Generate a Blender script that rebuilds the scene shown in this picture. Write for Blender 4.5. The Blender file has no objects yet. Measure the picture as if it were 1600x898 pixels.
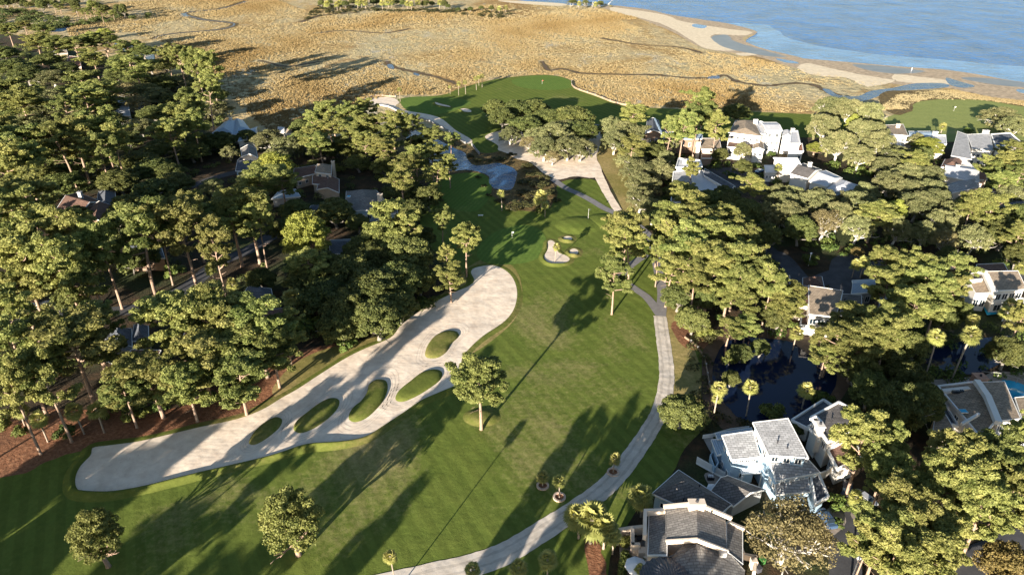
import bpy, bmesh, math, random
import numpy as np
from mathutils import Vector, Matrix
R=math.radians
scene=bpy.context.scene; COL=scene.collection
# ---------------------------------------------------------------- camera
H=100.0; PITCH=R(29); FPX=1067.0
cd=bpy.data.cameras.new('camera'); cam=bpy.data.objects.new('camera',cd); COL.objects.link(cam)
cam.location=(0,0,H); cam.rotation_euler=(R(90)-PITCH,0,0)
cd.sensor_width=36; cd.lens=36*FPX/1600; cd.clip_start=1; cd.clip_end=30000
scene.camera=cam
# ---------------------------------------------------------------- light
SUN_EL=R(11.2); SUN_AZ=R(27)       # shadows run towards +Y, 27 degrees east of it
w=bpy.data.worlds.new('World'); scene.world=w; w.use_nodes=True
nt=w.node_tree; bg=nt.nodes['Background']; sky=nt.nodes.new('ShaderNodeTexSky')
sky.sky_type='NISHITA'; sky.sun_disc=False; sky.sun_elevation=SUN_EL; sky.sun_rotation=SUN_AZ+math.pi
sky.altitude=50; sky.ozone_density=1.6; sky.air_density=1.0; sky.dust_density=0.6
nt.links.new(sky.outputs[0],bg.inputs[0]); bg.inputs[1].default_value=0.057
sd=bpy.data.lights.new('sun','SUN'); sun=bpy.data.objects.new('sun',sd); COL.objects.link(sun)
sd.energy=5.0; sd.angle=R(0.5); sd.color=(1.0,0.90,0.76)
sdir=Vector((math.sin(SUN_AZ)*math.cos(SUN_EL),math.cos(SUN_AZ)*math.cos(SUN_EL),-math.sin(SUN_EL)))
sun.rotation_euler=sdir.to_track_quat('-Z','Y').to_euler(); sun.location=(-100,-200,150)
vs=scene.view_settings; vs.view_transform='Standard'; vs.look='None'; vs.gamma=1; vs.exposure=1.78; vs.use_curve_mapping=False
scene.render.engine='CYCLES'; scene.cycles.max_bounces=5; scene.cycles.diffuse_bounces=3; scene.cycles.transparent_max_bounces=4
# ---------------------------------------------------------------- pixel -> place on a level z
SP,CP=math.sin(PITCH),math.cos(PITCH)
def ray(px,py):
    x=(px-800)/FPX; v=(449-py)/FPX
    return x, CP+v*SP, -SP+v*CP
def P(px,py,z=0.0):
    x,y,d=ray(px,py); t=(H-z)/(-d); return Vector((x*t,y*t,z))
def mpp(px,py,z=0.0):
    return (H-z)/(-ray(px,py)[2])/FPX
def XY(pts,z=0): return [P(a,b,z) for a,b in pts]
# ---------------------------------------------------------------- objects
def tag(o,label=None,cat=None,group=None,kind=None):
    if label: o['label']=label
    if cat: o['category']=cat
    if group: o['group']=group
    if kind: o['kind']=kind
    return o
def empty(name,loc,rz=0):
    o=bpy.data.objects.new(name,None); o.location=loc; o.rotation_euler=(0,0,rz); o.empty_display_size=.5; COL.objects.link(o); return o
def link(name,me,mat=None,parent=None,loc=(0,0,0)):
    if mat and not me.materials: me.materials.append(mat)
    o=bpy.data.objects.new(name,me); o.location=loc; COL.objects.link(o)
    if parent: o.parent=parent
    return o
def from_bm(name,bm,mat=None,parent=None,loc=(0,0,0),smooth=False):
    me=bpy.data.meshes.new(name); bmesh.ops.recalc_face_normals(bm,faces=bm.faces); bm.to_mesh(me); bm.free()
    if smooth: me.shade_smooth()
    return link(name,me,mat,parent,loc)
# ---------------------------------------------------------------- materials
class N:
    def __init__(s,name):
        s.m=bpy.data.materials.new(name); s.m.use_nodes=True; s.t=s.m.node_tree
        s.b=s.t.nodes['Principled BSDF']; s.out=s.t.nodes['Material Output']; s.b.inputs['Specular IOR Level'].default_value=.25
        s.tc=None
    def n(s,k,**kw):
        o=s.t.nodes.new('ShaderNode'+k)
        for a,b in kw.items(): setattr(o,a,b)
        return o
    def l(s,a,b): s.t.links.new(a,b)
    def co(s,kind='Object',scale=(1,1,1),rot=(0,0,0)):
        if not s.tc: s.tc=s.n('TexCoord')
        mp=s.n('Mapping'); s.l(s.tc.outputs[kind],mp.inputs[0]); mp.inputs['Scale'].default_value=scale; mp.inputs['Rotation'].default_value=rot; return mp.outputs[0]
    def noise(s,co,sc,det=4,rough=.55,dist=0):
        o=s.n('TexNoise'); s.l(co,o.inputs['Vector']); o.inputs['Scale'].default_value=sc; o.inputs['Detail'].default_value=det; o.inputs['Roughness'].default_value=rough; o.inputs['Distortion'].default_value=dist; return o.outputs['Fac']
    def ramp(s,f,stops):
        o=s.n('ValToRGB'); s.l(f,o.inputs[0]); e=o.color_ramp.elements
        e[0].position=stops[0][0]; e[0].color=tuple(stops[0][1])+(1,)
        e[1].position=stops[-1][0]; e[1].color=tuple(stops[-1][1])+(1,)
        for p,c in stops[1:-1]: q=e.new(p); q.color=tuple(c)+(1,)
        return o.outputs[0]
    def mix(s,f,a,b,mode='MIX'):
        o=s.n('MixRGB',blend_type=mode)
        for i,v in enumerate((f,a,b)):
            if hasattr(v,'node'): s.l(v,o.inputs[i])
            elif i==0: o.inputs[0].default_value=v
            else: o.inputs[i].default_value=tuple(v)+(1,)
        return o.outputs[0]
    def math(s,op,a,b=0.):
        o=s.n('Math',operation=op)
        for i,v in enumerate((a,b)):
            if hasattr(v,'node'): s.l(v,o.inputs[i])
            else: o.inputs[i].default_value=v
        return o.outputs[0]
    def bump(s,h,dist,strength=1,prev=None):
        o=s.n('Bump'); s.l(h,o.inputs['Height']); o.inputs['Distance'].default_value=dist; o.inputs['Strength'].default_value=strength
        if prev: s.l(prev,o.inputs['Normal'])
        return o.outputs[0]
    def done(s,col,rough=.9,nrm=None,**kw):
        if hasattr(col,'node'): s.l(col,s.b.inputs['Base Color'])
        else: s.b.inputs['Base Color'].default_value=tuple(col)+(1,)
        s.b.inputs['Roughness'].default_value=rough
        if nrm: s.l(nrm,s.b.inputs['Normal'])
        for k,v in kw.items(): s.b.inputs[k].default_value=v
        return s.m
M={}
def plain(name,col,rough=.8,var=.18,sc=1.5,bump=0,spec=.25,metal=0):
    k=N(name); c=k.co(); f=k.noise(c,sc,5)
    a=tuple(x*(1-var) for x in col); b=tuple(min(1,x*(1+var)) for x in col)
    nr=k.bump(k.noise(c,sc*8,3),bump) if bump else None
    m=k.done(k.ramp(f,[(.3,a),(.7,b)]),rough,nr); k.b.inputs['Specular IOR Level'].default_value=spec; k.b.inputs['Metallic'].default_value=metal
    M[name]=m; return m
# forest floor
k=N('forest_floor'); c=k.co()
big=k.noise(c,.035,4); mid=k.noise(c,.25,5,.65); fine=k.noise(c,1.8,5,.7)
a=k.ramp(mid,[(.3,(.022,.02,.012)),(.5,(.045,.032,.018)),(.75,(.11,.06,.03))])
g=k.ramp(fine,[(.3,(.02,.03,.01)),(.7,(.06,.075,.025))])
M['floor']=k.done(k.mix(k.ramp(big,[(.5,(0,0,0)),(.6,(1,1,1))]),a,g),1,k.bump(fine,.5,.9))
k=N('pine_straw'); c=k.co(); f=k.noise(c,1.2,6,.7); g=k.noise(c,.12,3)
a=k.ramp(f,[(.3,(.13,.055,.028)),(.5,(.25,.11,.055)),(.7,(.38,.2,.11))])
M['straw']=k.done(k.mix(k.ramp(g,[(.4,(0,0,0)),(.7,(.6,.6,.6))]),a,(.12,.06,.035)),1,k.bump(f,.35))
# turf
def turf(name,dark,light,dry,drylo,dryhi,stripe=0,rot=0,w=3.0,st=.12,worn=()):
    k=N(name); c=k.co(); big=k.noise(c,.028,5,.6,.6); f=k.noise(c,.9,6,.7); f2=k.noise(c,.18,4,.6)
    col=k.mix(f2,dark,light)
    wornat=None
    for (wx,wy,wr) in worn:
        vd=k.n('VectorMath',operation='DISTANCE'); k.l(k.co(scale=(1,.6,1)),vd.inputs[0]); vd.inputs[1].default_value=(wx,wy*.6,0)
        q=k.math('MAXIMUM',k.math('SUBTRACT',.16,k.math('MULTIPLY',vd.outputs['Value'],.16/wr)),0.); wornat=q if wornat is None else k.math('MAXIMUM',wornat,q)
    base_=k.math('ADD',k.math('MULTIPLY',big,.7),k.math('MULTIPLY',f,.3))
    if wornat is not None: base_=k.math('ADD',base_,wornat)
    dm=k.ramp(base_,[(drylo,(0,0,0)),(dryhi,(1,1,1))])
    col=k.mix(dm,col,dry)
    col=k.mix(.55,col,k.ramp(f,[(.25,(.35,.35,.35)),(.75,(.68,.68,.68))]),'OVERLAY')
    if stripe:
        cc=k.co(rot=(0,0,R(rot))); wv=k.n('TexWave',wave_type='BANDS',bands_direction='X'); k.l(cc,wv.inputs[0]); wv.inputs['Scale'].default_value=1/w*math.pi/10; wv.inputs['Distortion'].default_value=.6; wv.inputs['Detail'].default_value=1; wv.inputs['Detail Scale'].default_value=.2
        col=k.mix(st,col,k.ramp(wv.outputs['Fac'],[(.4,(.3,.3,.3)),(.6,(.7,.7,.7))]),'OVERLAY')
    nr=k.bump(f2,.5,.5); nr=k.bump(k.noise(c,5,3,.7),.05,1,nr)
    M[name]=k.done(col,1,nr,**{'Specular IOR Level':.05}); return k
turf('fairway',(.082,.122,.022),(.148,.172,.038),(.29,.235,.11),.58,.78,1,-28,3.2,.17,((16,143,34),(-30,108,24),(8,118,22),(-62,88,18)))
turf('green',(.085,.15,.028),(.135,.19,.042),(.2,.2,.07),.6,.8,1,20,1.6,.13)
turf('pale_green',(.20,.24,.075),(.27,.29,.10),(.34,.31,.14),.55,.7)
plain('wet_sand',(.17,.14,.115),.3,.25,.08,0,.5)
turf('lip',(.15,.165,.045),(.24,.22,.075),(.34,.27,.12),.5,.7)
turf('rough',(.16,.15,.045),(.25,.21,.07),(.36,.27,.12),.42,.6)
turf('mound',(.085,.115,.022),(.15,.16,.038),(.25,.19,.08),.5,.7)
# sand
def sand(name,c0,c1,rake=.5):
    k=N(name); c=k.co(); f=k.noise(c,.35,6,.65,.3); g=k.noise(c,3,4,.7)
    sp=k.ramp(k.noise(c,.9,6,.85),[(.60,(1,1,1)),(.72,(.66,.61,.55))])
    wv=k.n('TexWave',wave_type='RINGS'); k.l(k.co(scale=(.03,.05,.03)),wv.inputs[0]); wv.inputs['Scale'].default_value=6; wv.inputs['Distortion'].default_value=6; wv.inputs['Detail'].default_value=3
    nr=k.bump(g,.02,.8); nr=k.bump(wv.outputs['Fac'],.008,rake,nr); nr=k.bump(k.noise(c,.12,3),.8,.5,nr)
    col=k.mix(1,k.ramp(f,[(.32,c0),(.66,c1)]),sp,'MULTIPLY')
    M[name]=k.done(col,.95,nr)
sand('sand',(.66,.53,.41),(.84,.715,.575)); sand('beach',(.60,.49,.33),(.78,.66,.48),.2)
sand('raked_sand',(.56,.455,.35),(.73,.62,.50)); sand('worn_path',(.38,.33,.275),(.53,.47,.40),.1); sand('tidal',(.26,.20,.14),(.55,.43,.29),.3); sand('cart_path',(.46,.40,.33),(.66,.585,.50),.1)
plain('asphalt_path',(.20,.19,.19),.9,.15,.8,.02); plain('asphalt',(.07,.07,.075),.9,.25,.3,.02); plain('paving',(.33,.28,.24),.9,.2,.8,.02)
# marsh
k=N('marsh_grass'); c=k.co(scale=(1,.42,1)); big=k.noise(k.co(scale=(.8,.6,1)),.011,5,.6,1.2); mid=k.noise(c,.2,5,.68,.5); fine=k.noise(c,.9,5,.75)
mg=k.noise(k.co(scale=(1,.55,1)),.045,4,.6,.8)
v=k.n('TexVoronoi',feature='F1'); k.l(k.co(scale=(.24,.3,.3)),v.inputs['Vector']); v.inputs['Scale'].default_value=1.0; v.inputs['Randomness'].default_value=1
col=k.ramp(big,[(.30,(.30,.18,.06)),(.42,(.44,.30,.12)),(.5,(.48,.37,.19)),(.6,(.47,.39,.22)),(.72,(.40,.33,.17))])
col=k.mix(k.ramp(mg,[(.55,(0,0,0)),(.68,(.8,.8,.8))]),col,(.34,.21,.08))
col=k.mix(k.ramp(mg,[(.3,(.7,.7,.7)),(.42,(0,0,0))]),col,(.45,.42,.34))
col=k.mix(.55,col,k.ramp(mid,[(.3,(.3,.3,.3)),(.7,(.7,.7,.7))]),'OVERLAY')
col=k.mix(.45,col,k.ramp(fine,[(.3,(.2,.2,.2)),(.7,(.75,.75,.75))]),'OVERLAY')
nr=k.bump(v.outputs['Distance'],.8,.6); nr=k.bump(mid,1.6,.9,nr); nr=k.bump(fine,.5,.9,nr)
M['marsh']=k.done(col,1,nr)
k=N('reed_brown'); c=k.co(); f=k.noise(c,.5,5,.7)
M['reed']=k.done(k.ramp(f,[(.3,(.06,.045,.02)),(.55,(.15,.105,.04)),(.75,(.26,.19,.08))]),1,k.bump(f,1.5))
M['mud']=plain('mud',(.11,.07,.045),.7,.3,.4,.2)
# water
def water(name,base,rough,sc,dist,sx=1,sy=1,ir=1.33,spec=.32):
    k=N(name); c=k.co(scale=(sx,sy,1)); f=k.noise(c,sc,5,.62,.4); g=k.noise(c,sc*.18,3)
    nr=k.bump(f,dist,1); nr=k.bump(g,dist*2.2,.7,nr)
    col=k.ramp(g,[(.3,tuple(x*.7 for x in base)),(.7,tuple(x*1.25 for x in base))])
    m=k.done(col,rough,nr,IOR=ir); k.b.inputs['Specular IOR Level'].default_value=spec; M[name]=m
water('sea_water',(.028,.14,.38),.18,.30,3.6,.6,.5,spec=.3)
water('shallow_water',(.12,.26,.47),.18,.3,1.8,.6,.6,spec=.3)
water('creek_water',(.022,.07,.17),.12,.7,.3)
water('lagoon_water',(.008,.016,.042),.03,.2,.01)
water('pool_water',(.03,.36,.55),.08,1.2,.03)
# houses
def shingle(name,col,var=.2):
    k=N(name); c=k.co(); br=k.n('TexBrick'); k.l(k.co(scale=(1,1,1)),br.inputs[0]); br.inputs['Scale'].default_value=.5; br.inputs['Mortar Size'].default_value=.035
    br.inputs['Color1'].default_value=tuple(x*(1-var) for x in col)+(1,); br.inputs['Color2'].default_value=tuple(x*(1+var) for x in col)+(1,); br.inputs['Mortar'].default_value=tuple(x*.6 for x in col)+(1,)
    f=k.noise(c,.7,5,.65)
    M[name]=k.done(k.mix(.6,br.outputs[0],k.ramp(f,[(.3,(.35,.35,.35)),(.7,(.65,.65,.65))]),'OVERLAY'),.9,k.bump(k.noise(c,7,3),.04))
shingle('roof_grey',(.215,.20,.185)); shingle('roof_dark',(.16,.145,.135)); shingle('roof_tan',(.33,.26,.19)); shingle('roof_brown',(.17,.10,.075)); shingle('roof_light',(.38,.38,.385)); shingle('roof_slate',(.11,.12,.14)); shingle('roof_white',(.62,.62,.64),.06); shingle('roof_terracotta',(.38,.19,.13))
def metal(name,col):
    k=N(name); wv=k.n('TexWave',wave_type='BANDS'); k.l(k.co(),wv.inputs[0]); wv.inputs['Scale'].default_value=.75
    M[name]=k.done(k.ramp(wv.outputs['Fac'],[(.05,tuple(x*.6 for x in col)),(.25,col)]),.45,k.bump(wv.outputs['Fac'],.05))
metal('roof_metal',(.33,.42,.52)); metal('roof_metal_light',(.60,.62,.66)); metal('roof_metal_dark',(.075,.08,.095))
plain('stucco',(.72,.60,.48),.9,.06,.6); plain('white_wall',(.70,.66,.60),.8,.06,.5); plain('blue_wall',(.36,.49,.60),.8,.05,.5); plain('tan_wall',(.45,.36,.27),.9,.12,.6); plain('brown_wall',(.25,.17,.12),.9,.15,.6); plain('grey_wall',(.38,.38,.38),.9,.1,.6)
plain('trim',(.80,.79,.76),.6,.04); plain('brick',(.45,.26,.18),.9,.2,2)
k=N('glass'); M['glass']=k.done((.02,.03,.04),.08); k.b.inputs['Specular IOR Level'].default_value=.6
plain('wood',(.30,.21,.14),.85,.25,1); plain('grey_wood',(.33,.32,.31),.9,.2,1); plain('dark_metal',(.03,.03,.035),.5); plain('cloth_white',(.82,.82,.84),.9,.04); plain('cushion',(.06,.06,.07),.9); plain('stone_ring',(.55,.42,.33),.95,.2,2,.05); plain('tyre',(.02,.02,.02),.9); plain('flag_red',(.6,.05,.04),.8); plain('bin_green',(.05,.16,.04),.6)
plain('terracotta',(.42,.2,.12),.8)
# ---------------------------------------------------------------- sheets
def smooth_px(pts,n=4,closed=True):
    out=[]; m=len(pts)
    rng=range(m) if closed else range(m-1)
    for i in rng:
        if closed: p0,p1,p2,p3=pts[i-1],pts[i],pts[(i+1)%m],pts[(i+2)%m]
        else: p0,p1,p2,p3=pts[max(i-1,0)],pts[i],pts[i+1],pts[min(i+2,m-1)]
        for j in range(n):
            t=j/n; t2=t*t; t3=t2*t
            out.append(tuple(.5*((2*p1[q])+(-p0[q]+p2[q])*t+(2*p0[q]-5*p1[q]+4*p2[q]-p3[q])*t2+(-p0[q]+3*p1[q]-3*p2[q]+p3[q])*t3) for q in range(2)))
    if not closed: out.append(tuple(pts[-1]))
    return out
def jitter(ps,amp,rng):
    n=len(ps); out=[]
    for i,p in enumerate(ps):
        t=(ps[(i+1)%n]-ps[i-1]).normalized(); nn=Vector((-t.y,t.x,0)); out.append(p+nn*rng.uniform(-amp,amp))
    return out
def sheet(name,pts,z,mat,kind='structure',label=None,cat=None,sm=4,jit=0,group=None,parent=None,skirt=0):
    px=smooth_px(pts,sm) if sm else pts
    ps=[P(a,b,0) for a,b in px]
    if jit: ps=jitter(ps,jit,random.Random(len(pts)))
    if area2(ps)<0: ps.reverse()
    bm=bmesh.new(); f=bm.faces.new([bm.verts.new((p.x,p.y,z)) for p in ps]); f.normal_update()
    bmesh.ops.triangulate(bm,faces=[f],ngon_method='EAR_CLIP')
    me=bpy.data.meshes.new(name); bm.to_mesh(me); bm.free()
    o=link(name,me,M[mat],parent); tag(o,label,cat,group,kind); return o
def area2(ps): return sum(ps[i].x*ps[(i+1)%len(ps)].y-ps[(i+1)%len(ps)].x*ps[i].y for i in range(len(ps)))
def berm(name,pts,z,hmax,hmin,wout,mat,parent=None,sm=4,inner=.25):
    ps=[P(a,b,0) for a,b in smooth_px(pts,sm)]
    if area2(ps)<0: ps.reverse()
    n=len(ps); nor=[]
    for i in range(n):
        t=(ps[(i+1)%n]-ps[i-1]).normalized(); nor.append(Vector((t.y,-t.x,0)))
    nor=[(nor[i-2]+nor[i-1]+nor[i]+nor[(i+1)%n]+nor[(i+2)%n]).normalized() for i in range(n)]
    sh=Vector((sdir.x,sdir.y,0)).normalized(); rings=[]
    prof=[(-inner,0),(0,.55),(.25,.95),(.7,1.0),(.45*wout,.6),(wout,.0)]
    for d,hh in prof:
        r=[]
        for i in range(n):
            k_=max(0,-nor[i].dot(sh)); h=hmin+(hmax-hmin)*k_
            h*=.85+.3*math.sin(i*.37)*math.sin(i*.11+1)
            r.append((ps[i].x+nor[i].x*d,ps[i].y+nor[i].y*d,z+hh*h-(0.03 if d==wout else 0)))
        rings.append(r)
    bm=bmesh.new(); V=[[bm.verts.new(q) for q in r] for r in rings]
    for a,b in zip(V,V[1:]):
        for i in range(n): bm.faces.new((a[i],a[(i+1)%n],b[(i+1)%n],b[i]))
    return from_bm(name,bm,M[mat],parent,smooth=True)
def dome(name,pts,z,h,mat,parent=None,sm=4,prof=((1,0),(.93,.5),(.82,.8),(.6,.97),(.3,1.0))):
    ps=[P(a,b,0) for a,b in smooth_px(pts,sm)]
    # inset along the outline's own normals, so that bent outlines stay inside
    n=len(ps); s=1 if area2(ps)>0 else -1
    c=sum(ps,Vector())/n
    bm=bmesh.new(); rings=[]
    for f,hh in prof: rings.append([bm.verts.new((c.x+(p.x-c.x)*f,c.y+(p.y-c.y)*f,z+hh*h)) for p in ps])
    for a,b in zip(rings,rings[1:]):
        for i in range(n): bm.faces.new((a[i],a[(i+1)%n],b[(i+1)%n],b[i]))
    bm.faces.new(rings[-1]); bmesh.ops.triangulate(bm,faces=[f for f in bm.faces if len(f.verts)>4])
    return from_bm(name,bm,M[mat],parent,smooth=True)
def strip(name,pts,widths,z,mat,kind='structure',label=None,cat=None,sm=6,edge=.12,parent=None,off=0):
    px=smooth_px(pts,sm,False); ps=[P(a,b,0) for a,b in px]; n=len(ps); rng=random.Random(n)
    bm=bmesh.new(); L=[];Rr=[]
    for i in range(n):
        t=(ps[min(i+1,n-1)]-ps[max(i-1,0)]).normalized(); nn=Vector((-t.y,t.x,0)); ps_=ps[i]+nn*off
        u=i/(n-1)*(len(widths)-1); j=min(int(u),len(widths)-2) if len(widths)>1 else 0
        w_=(widths[j]*(1-(u-j))+widths[j+1]*(u-j)) if len(widths)>1 else widths[0]
        L.append(bm.verts.new((ps_+nn*(w_/2+rng.uniform(-edge,edge)))+Vector((0,0,z)))); Rr.append(bm.verts.new((ps_-nn*(w_/2+rng.uniform(-edge,edge)))+Vector((0,0,z))))
    for i in range(n-1): bm.faces.new((L[i],Rr[i],Rr[i+1],L[i+1]))
    return tag(from_bm(name,bm,M[mat],parent),label,cat,None,kind)
# ================================================================ SETTING
bm=bmesh.new()
for q in ((-6000,-600,0),(6000,-600,0),(6000,12000,0),(-6000,12000,0)): bm.verts.new(q)
bm.faces.new(bm.verts); tag(from_bm('ground',bm,M['floor']),kind='structure')
sheet('marsh',[(-700,60),(-100,48),(60,62),(150,85),(230,112),(300,150),(350,190),(400,222),(470,222),(560,215),(640,222),(720,235),(800,215),(1000,190),(1300,190),(1500,188),(2300,190),(3000,60),(2600,-60),(-1500,-60)],.03,'marsh',jit=.5)
SEA=[(2600,230),(2000,170),(1750,150),(1600,132),(1530,120),(1470,113),(1400,108),(1330,100),(1260,95),(1205,82),(1165,66),(1182,52),(1160,46),(1120,40),(1060,30),(1010,18),(950,11),(870,7),(790,-1),(700,-8),(500,-20),(200,-35),(-400,-60),(-3000,-90),(-3000,-130),(6000,-130),(6000,120)]
cs=[P(a,b) for a,b in smooth_px([p for p in SEA if -95<p[1]<=175][:22]+[(-900,-75)],4,False)]
cs=[Vector((9000,-300,0)),Vector((3200,100,0))]+cs+[Vector((-6000,5200,0)),Vector((-6000,11000,0)),Vector((9000,11000,0))]
bm=bmesh.new(); f=bm.faces.new([bm.verts.new((p.x,p.y,.06)) for p in cs]); f.normal_update(); bmesh.ops.triangulate(bm,faces=[f],ngon_method='EAR_CLIP'); tag(from_bm('sea',bm,M['sea_water']),kind='structure')
sheet('shallows',[(1120,38),(1200,40),(1235,62),(1330,80),(1450,92),(1600,105),(1800,125),(1900,160),(1600,131),(1470,113),(1330,102),(1260,97),(1200,84),(1165,68),(1183,53)],.07,'shallow_water',sm=4,jit=2)
sheet('shallows',[(1205,82),(1262,93),(1332,97),(1400,103),(1470,107),(1530,112),(1605,122),(1750,140),(1750,150),(1600,132),(1530,122),(1470,115),(1400,110),(1330,103),(1260,98),(1190,88),(1150,70)],.075,'shallow_water',sm=4,jit=1)
sheet('shallows',[(1130,40),(1180,46),(1200,60),(1262,84),(1262,93),(1205,84),(1165,68),(1183,53)],.08,'shallow_water',sm=4,jit=.6)
sheet('tidal_flat',[(945,14),(955,9),(1010,15),(1050,24),(1110,33),(1150,40),(1184,51),(1160,60),(1185,74),(1262,94),(1262,104),(1240,106),(1180,88),(1100,76),(1050,50),(1000,30)],.11,'tidal',jit=.4)
sheet('tidal_flat',[(1240,92),(1330,98),(1400,104),(1470,109),(1530,117),(1600,129),(1800,150),(1800,178),(1600,163),(1555,158),(1530,152),(1500,142),(1480,138),(1400,132),(1330,121),(1240,106)],.118,'tidal',jit=.4)
sheet('beach',[(955,12),(990,16),(1040,24),(1062,33),(1100,40),(1140,46),(1176,51),(1160,56),(1118,54),(1112,60),(1135,68),(1176,79),(1150,80),(1110,78),(1083,66),(1045,43),(1010,31),(960,19)],.15,'beach',jit=1)
sheet('beach',[(1247,105),(1262,99),(1300,108),(1340,116),(1380,123),(1400,127),(1360,136),(1345,132),(1320,122),(1285,120),(1262,115),(1250,110)],.15,'beach',jit=.8)
sheet('beach',[(1398,117),(1440,121),(1480,126),(1500,132),(1440,131),(1400,127)],.15,'beach',jit=.5)
sheet('beach',[(1150,84),(1175,83),(1182,86),(1160,88)],.15,'beach',jit=.3)
sheet('beach',[(780,1),(850,4),(885,7),(870,10),(800,5)],.15,'beach')
# tidal creeks
for nm,pts,wd,wat in (
  ('tidal_creek',[(384,3),(345,14),(290,21),(318,31),(365,37),(345,46),(262,54),(240,62)],[6,5,4],1),
  ('tidal_creek',[(604,96),(612,104),(640,111),(668,117),(700,126),(712,132)],[4,3,2],0),
  ('tidal_creek',[(848,96),(858,110),(880,108),(912,115),(987,117),(1033,118),(1073,122),(1113,122),(1133,118),(1153,128),(1200,134),(1240,130),(1270,133),(1290,142),(1310,150)],[2.2,2.6,2.6,3.4],0),
  ('tidal_creek',[(405,95),(420,98),(450,104),(500,96)],[3,2],0),
  ('tidal_creek',[(500,52),(540,48),(600,52),(640,45)],[3,2],0),
  ('tidal_creek',[(470,35),(500,25),(560,20)],[5,3],0),
  ('tidal_creek',[(940,60),(1000,70),(1060,74),(1100,84)],[3,2],0)):
    strip(nm,pts,[x*1.7 for x in wd],.07,'reed',edge=1.2)
    strip(nm,pts,[x*.65 for x in wd],.10,'mud',edge=.5)
    if wat: strip('creek_water',pts,[x*.3 for x in wd],.13,'creek_water',edge=.2)
for pts in ([(605,102),(612,101),(616,107),(609,109)],[(646,114),(654,116),(656,119),(648,118)],[(1106,121),(1122,119),(1124,123),(1110,125)],[(380,2),(392,4),(396,8),(384,9)],[(281,22),(291,22),(293,27),(284,27)],[(75,44),(90,41),(108,43),(100,49),(80,50)],[(180,68),(200,70),(235,80),(240,95),(215,88),(185,76)],[(1285,140),(1300,151),(1320,157),(1345,159),(1365,154),(1390,144),(1430,141),(1480,137),(1475,131),(1430,131),(1395,138),(1360,143),(1340,151),(1310,149),(1297,141)],[(1478,122),(1500,128),(1523,135),(1505,138),(1484,133)]):
    sheet('tidal_pool',pts,.17,'creek_water')
# golf turf
F1=[(-500,1150),(-400,760),(0,738),(70,714),(125,695),(300,668),(430,610),(480,572),(560,545),(620,515),(690,462),(712,420),(668,385),(655,330),(668,290),(700,268),(770,268),(805,300),(850,325),(872,288),(900,280),(930,282),(945,300),(985,345),(1012,378),(1036,400),(1060,440),(1068,480),(1100,525),(1124,560),(1122,640),(1070,700),(1050,740),(1000,790),(965,850),(950,898),(940,1150)]
sheet('fairway',F1,.03,'fairway')
sheet('rough',[(425,614),(452,575),(500,548),(600,522),(650,492),(690,460),(735,415),(765,405),(800,415),(815,445),(812,480),(795,510),(742,550),(700,560),(600,600),(470,625)],.05,'rough')
sheet('rough',[(960,300),(930,240),(945,225),(975,240),(1000,300),(1015,350),(1000,350),(978,335)],.05,'rough')
sheet('rough',[(1040,470),(1060,480),(1075,520),(1095,580),(1090,640),(1058,650),(1050,580)],.045,'rough')
sheet('pine_straw_bed',[(-400,700),(-30,660),(60,640),(150,640),(260,640),(360,610),(430,560),(480,545),(560,530),(540,552),(470,602),(430,618),(300,680),(145,700),(70,722),(0,745),(-400,780)],.04,'straw',jit=.3)
sheet('pine_straw_bed',[(1050,505),(1085,500),(1110,520),(1100,545),(1065,540)],.055,'straw',jit=.3)
sheet('pine_straw_bed',[(915,840),(935,850),(945,880),(945,930),(925,930)],.055,'straw',jit=.3)
sheet('fairway',[(624,160),(632,153),(690,149),(720,138),(770,125),(830,118),(870,119),(893,127),(897,138),(930,150),(965,163),(1000,168),(1100,172),(1250,178),(1400,186),(1430,215),(1250,215),(1100,215),(1000,215),(940,228),(900,228),(830,245),(770,262),(745,245),(735,235),(700,205),(655,182)],.05,'fairway',jit=.2)
sheet('fairway',[(1365,200),(1400,178),(1422,170),(1425,160),(1450,153),(1530,152),(1600,158),(1700,168),(1700,230),(1560,215),(1480,222)],.06,'pale_green')
sheet('wet_sand',[(1112,58),(1136,55),(1150,66),(1205,82),(1230,90),(1190,87),(1140,77),(1120,68)],.16,'wet_sand',jit=.6)
sheet('wet_sand',[(1335,101),(1400,106),(1445,112),(1400,116),(1350,109)],.16,'wet_sand',jit=.6)
sheet('wet_sand',[(1500,122),(1560,124),(1640,138),(1560,134)],.16,'wet_sand',jit=.6)
sheet('tidal_pool',[(1085,38),(1104,41),(1098,45),(1082,42)],.17,'shallow_water')
sheet('tidal_pool',[(1212,92),(1240,96),(1248,100),(1225,98)],.17,'shallow_water')
sheet('tidal_pool',[(1590,140),(1620,143),(1610,147),(1592,145)],.17,'shallow_water')
sheet('marsh_bank',[(1380,145),(1420,142),(1500,143),(1560,155),(1620,163),(1620,170),(1530,157),(1450,157),(1428,164),(1425,174),(1400,180),(1375,165)],.19,'reed',jit=.6)
for pts in ([(745,400),(758,374),(785,358),(825,352),(850,366),(852,392),(825,410),(770,413)],[(626,160),(640,152),(690,152),(733,158),(728,166),(690,178),(655,180),(635,172)],[(800,126),(830,119),(868,119),(893,128),(890,138),(850,141),(812,136)],[(700,275),(755,272),(768,300),(745,330),(705,325),(690,300)]):
    sheet('putting_green',pts,.075,'green')
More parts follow.
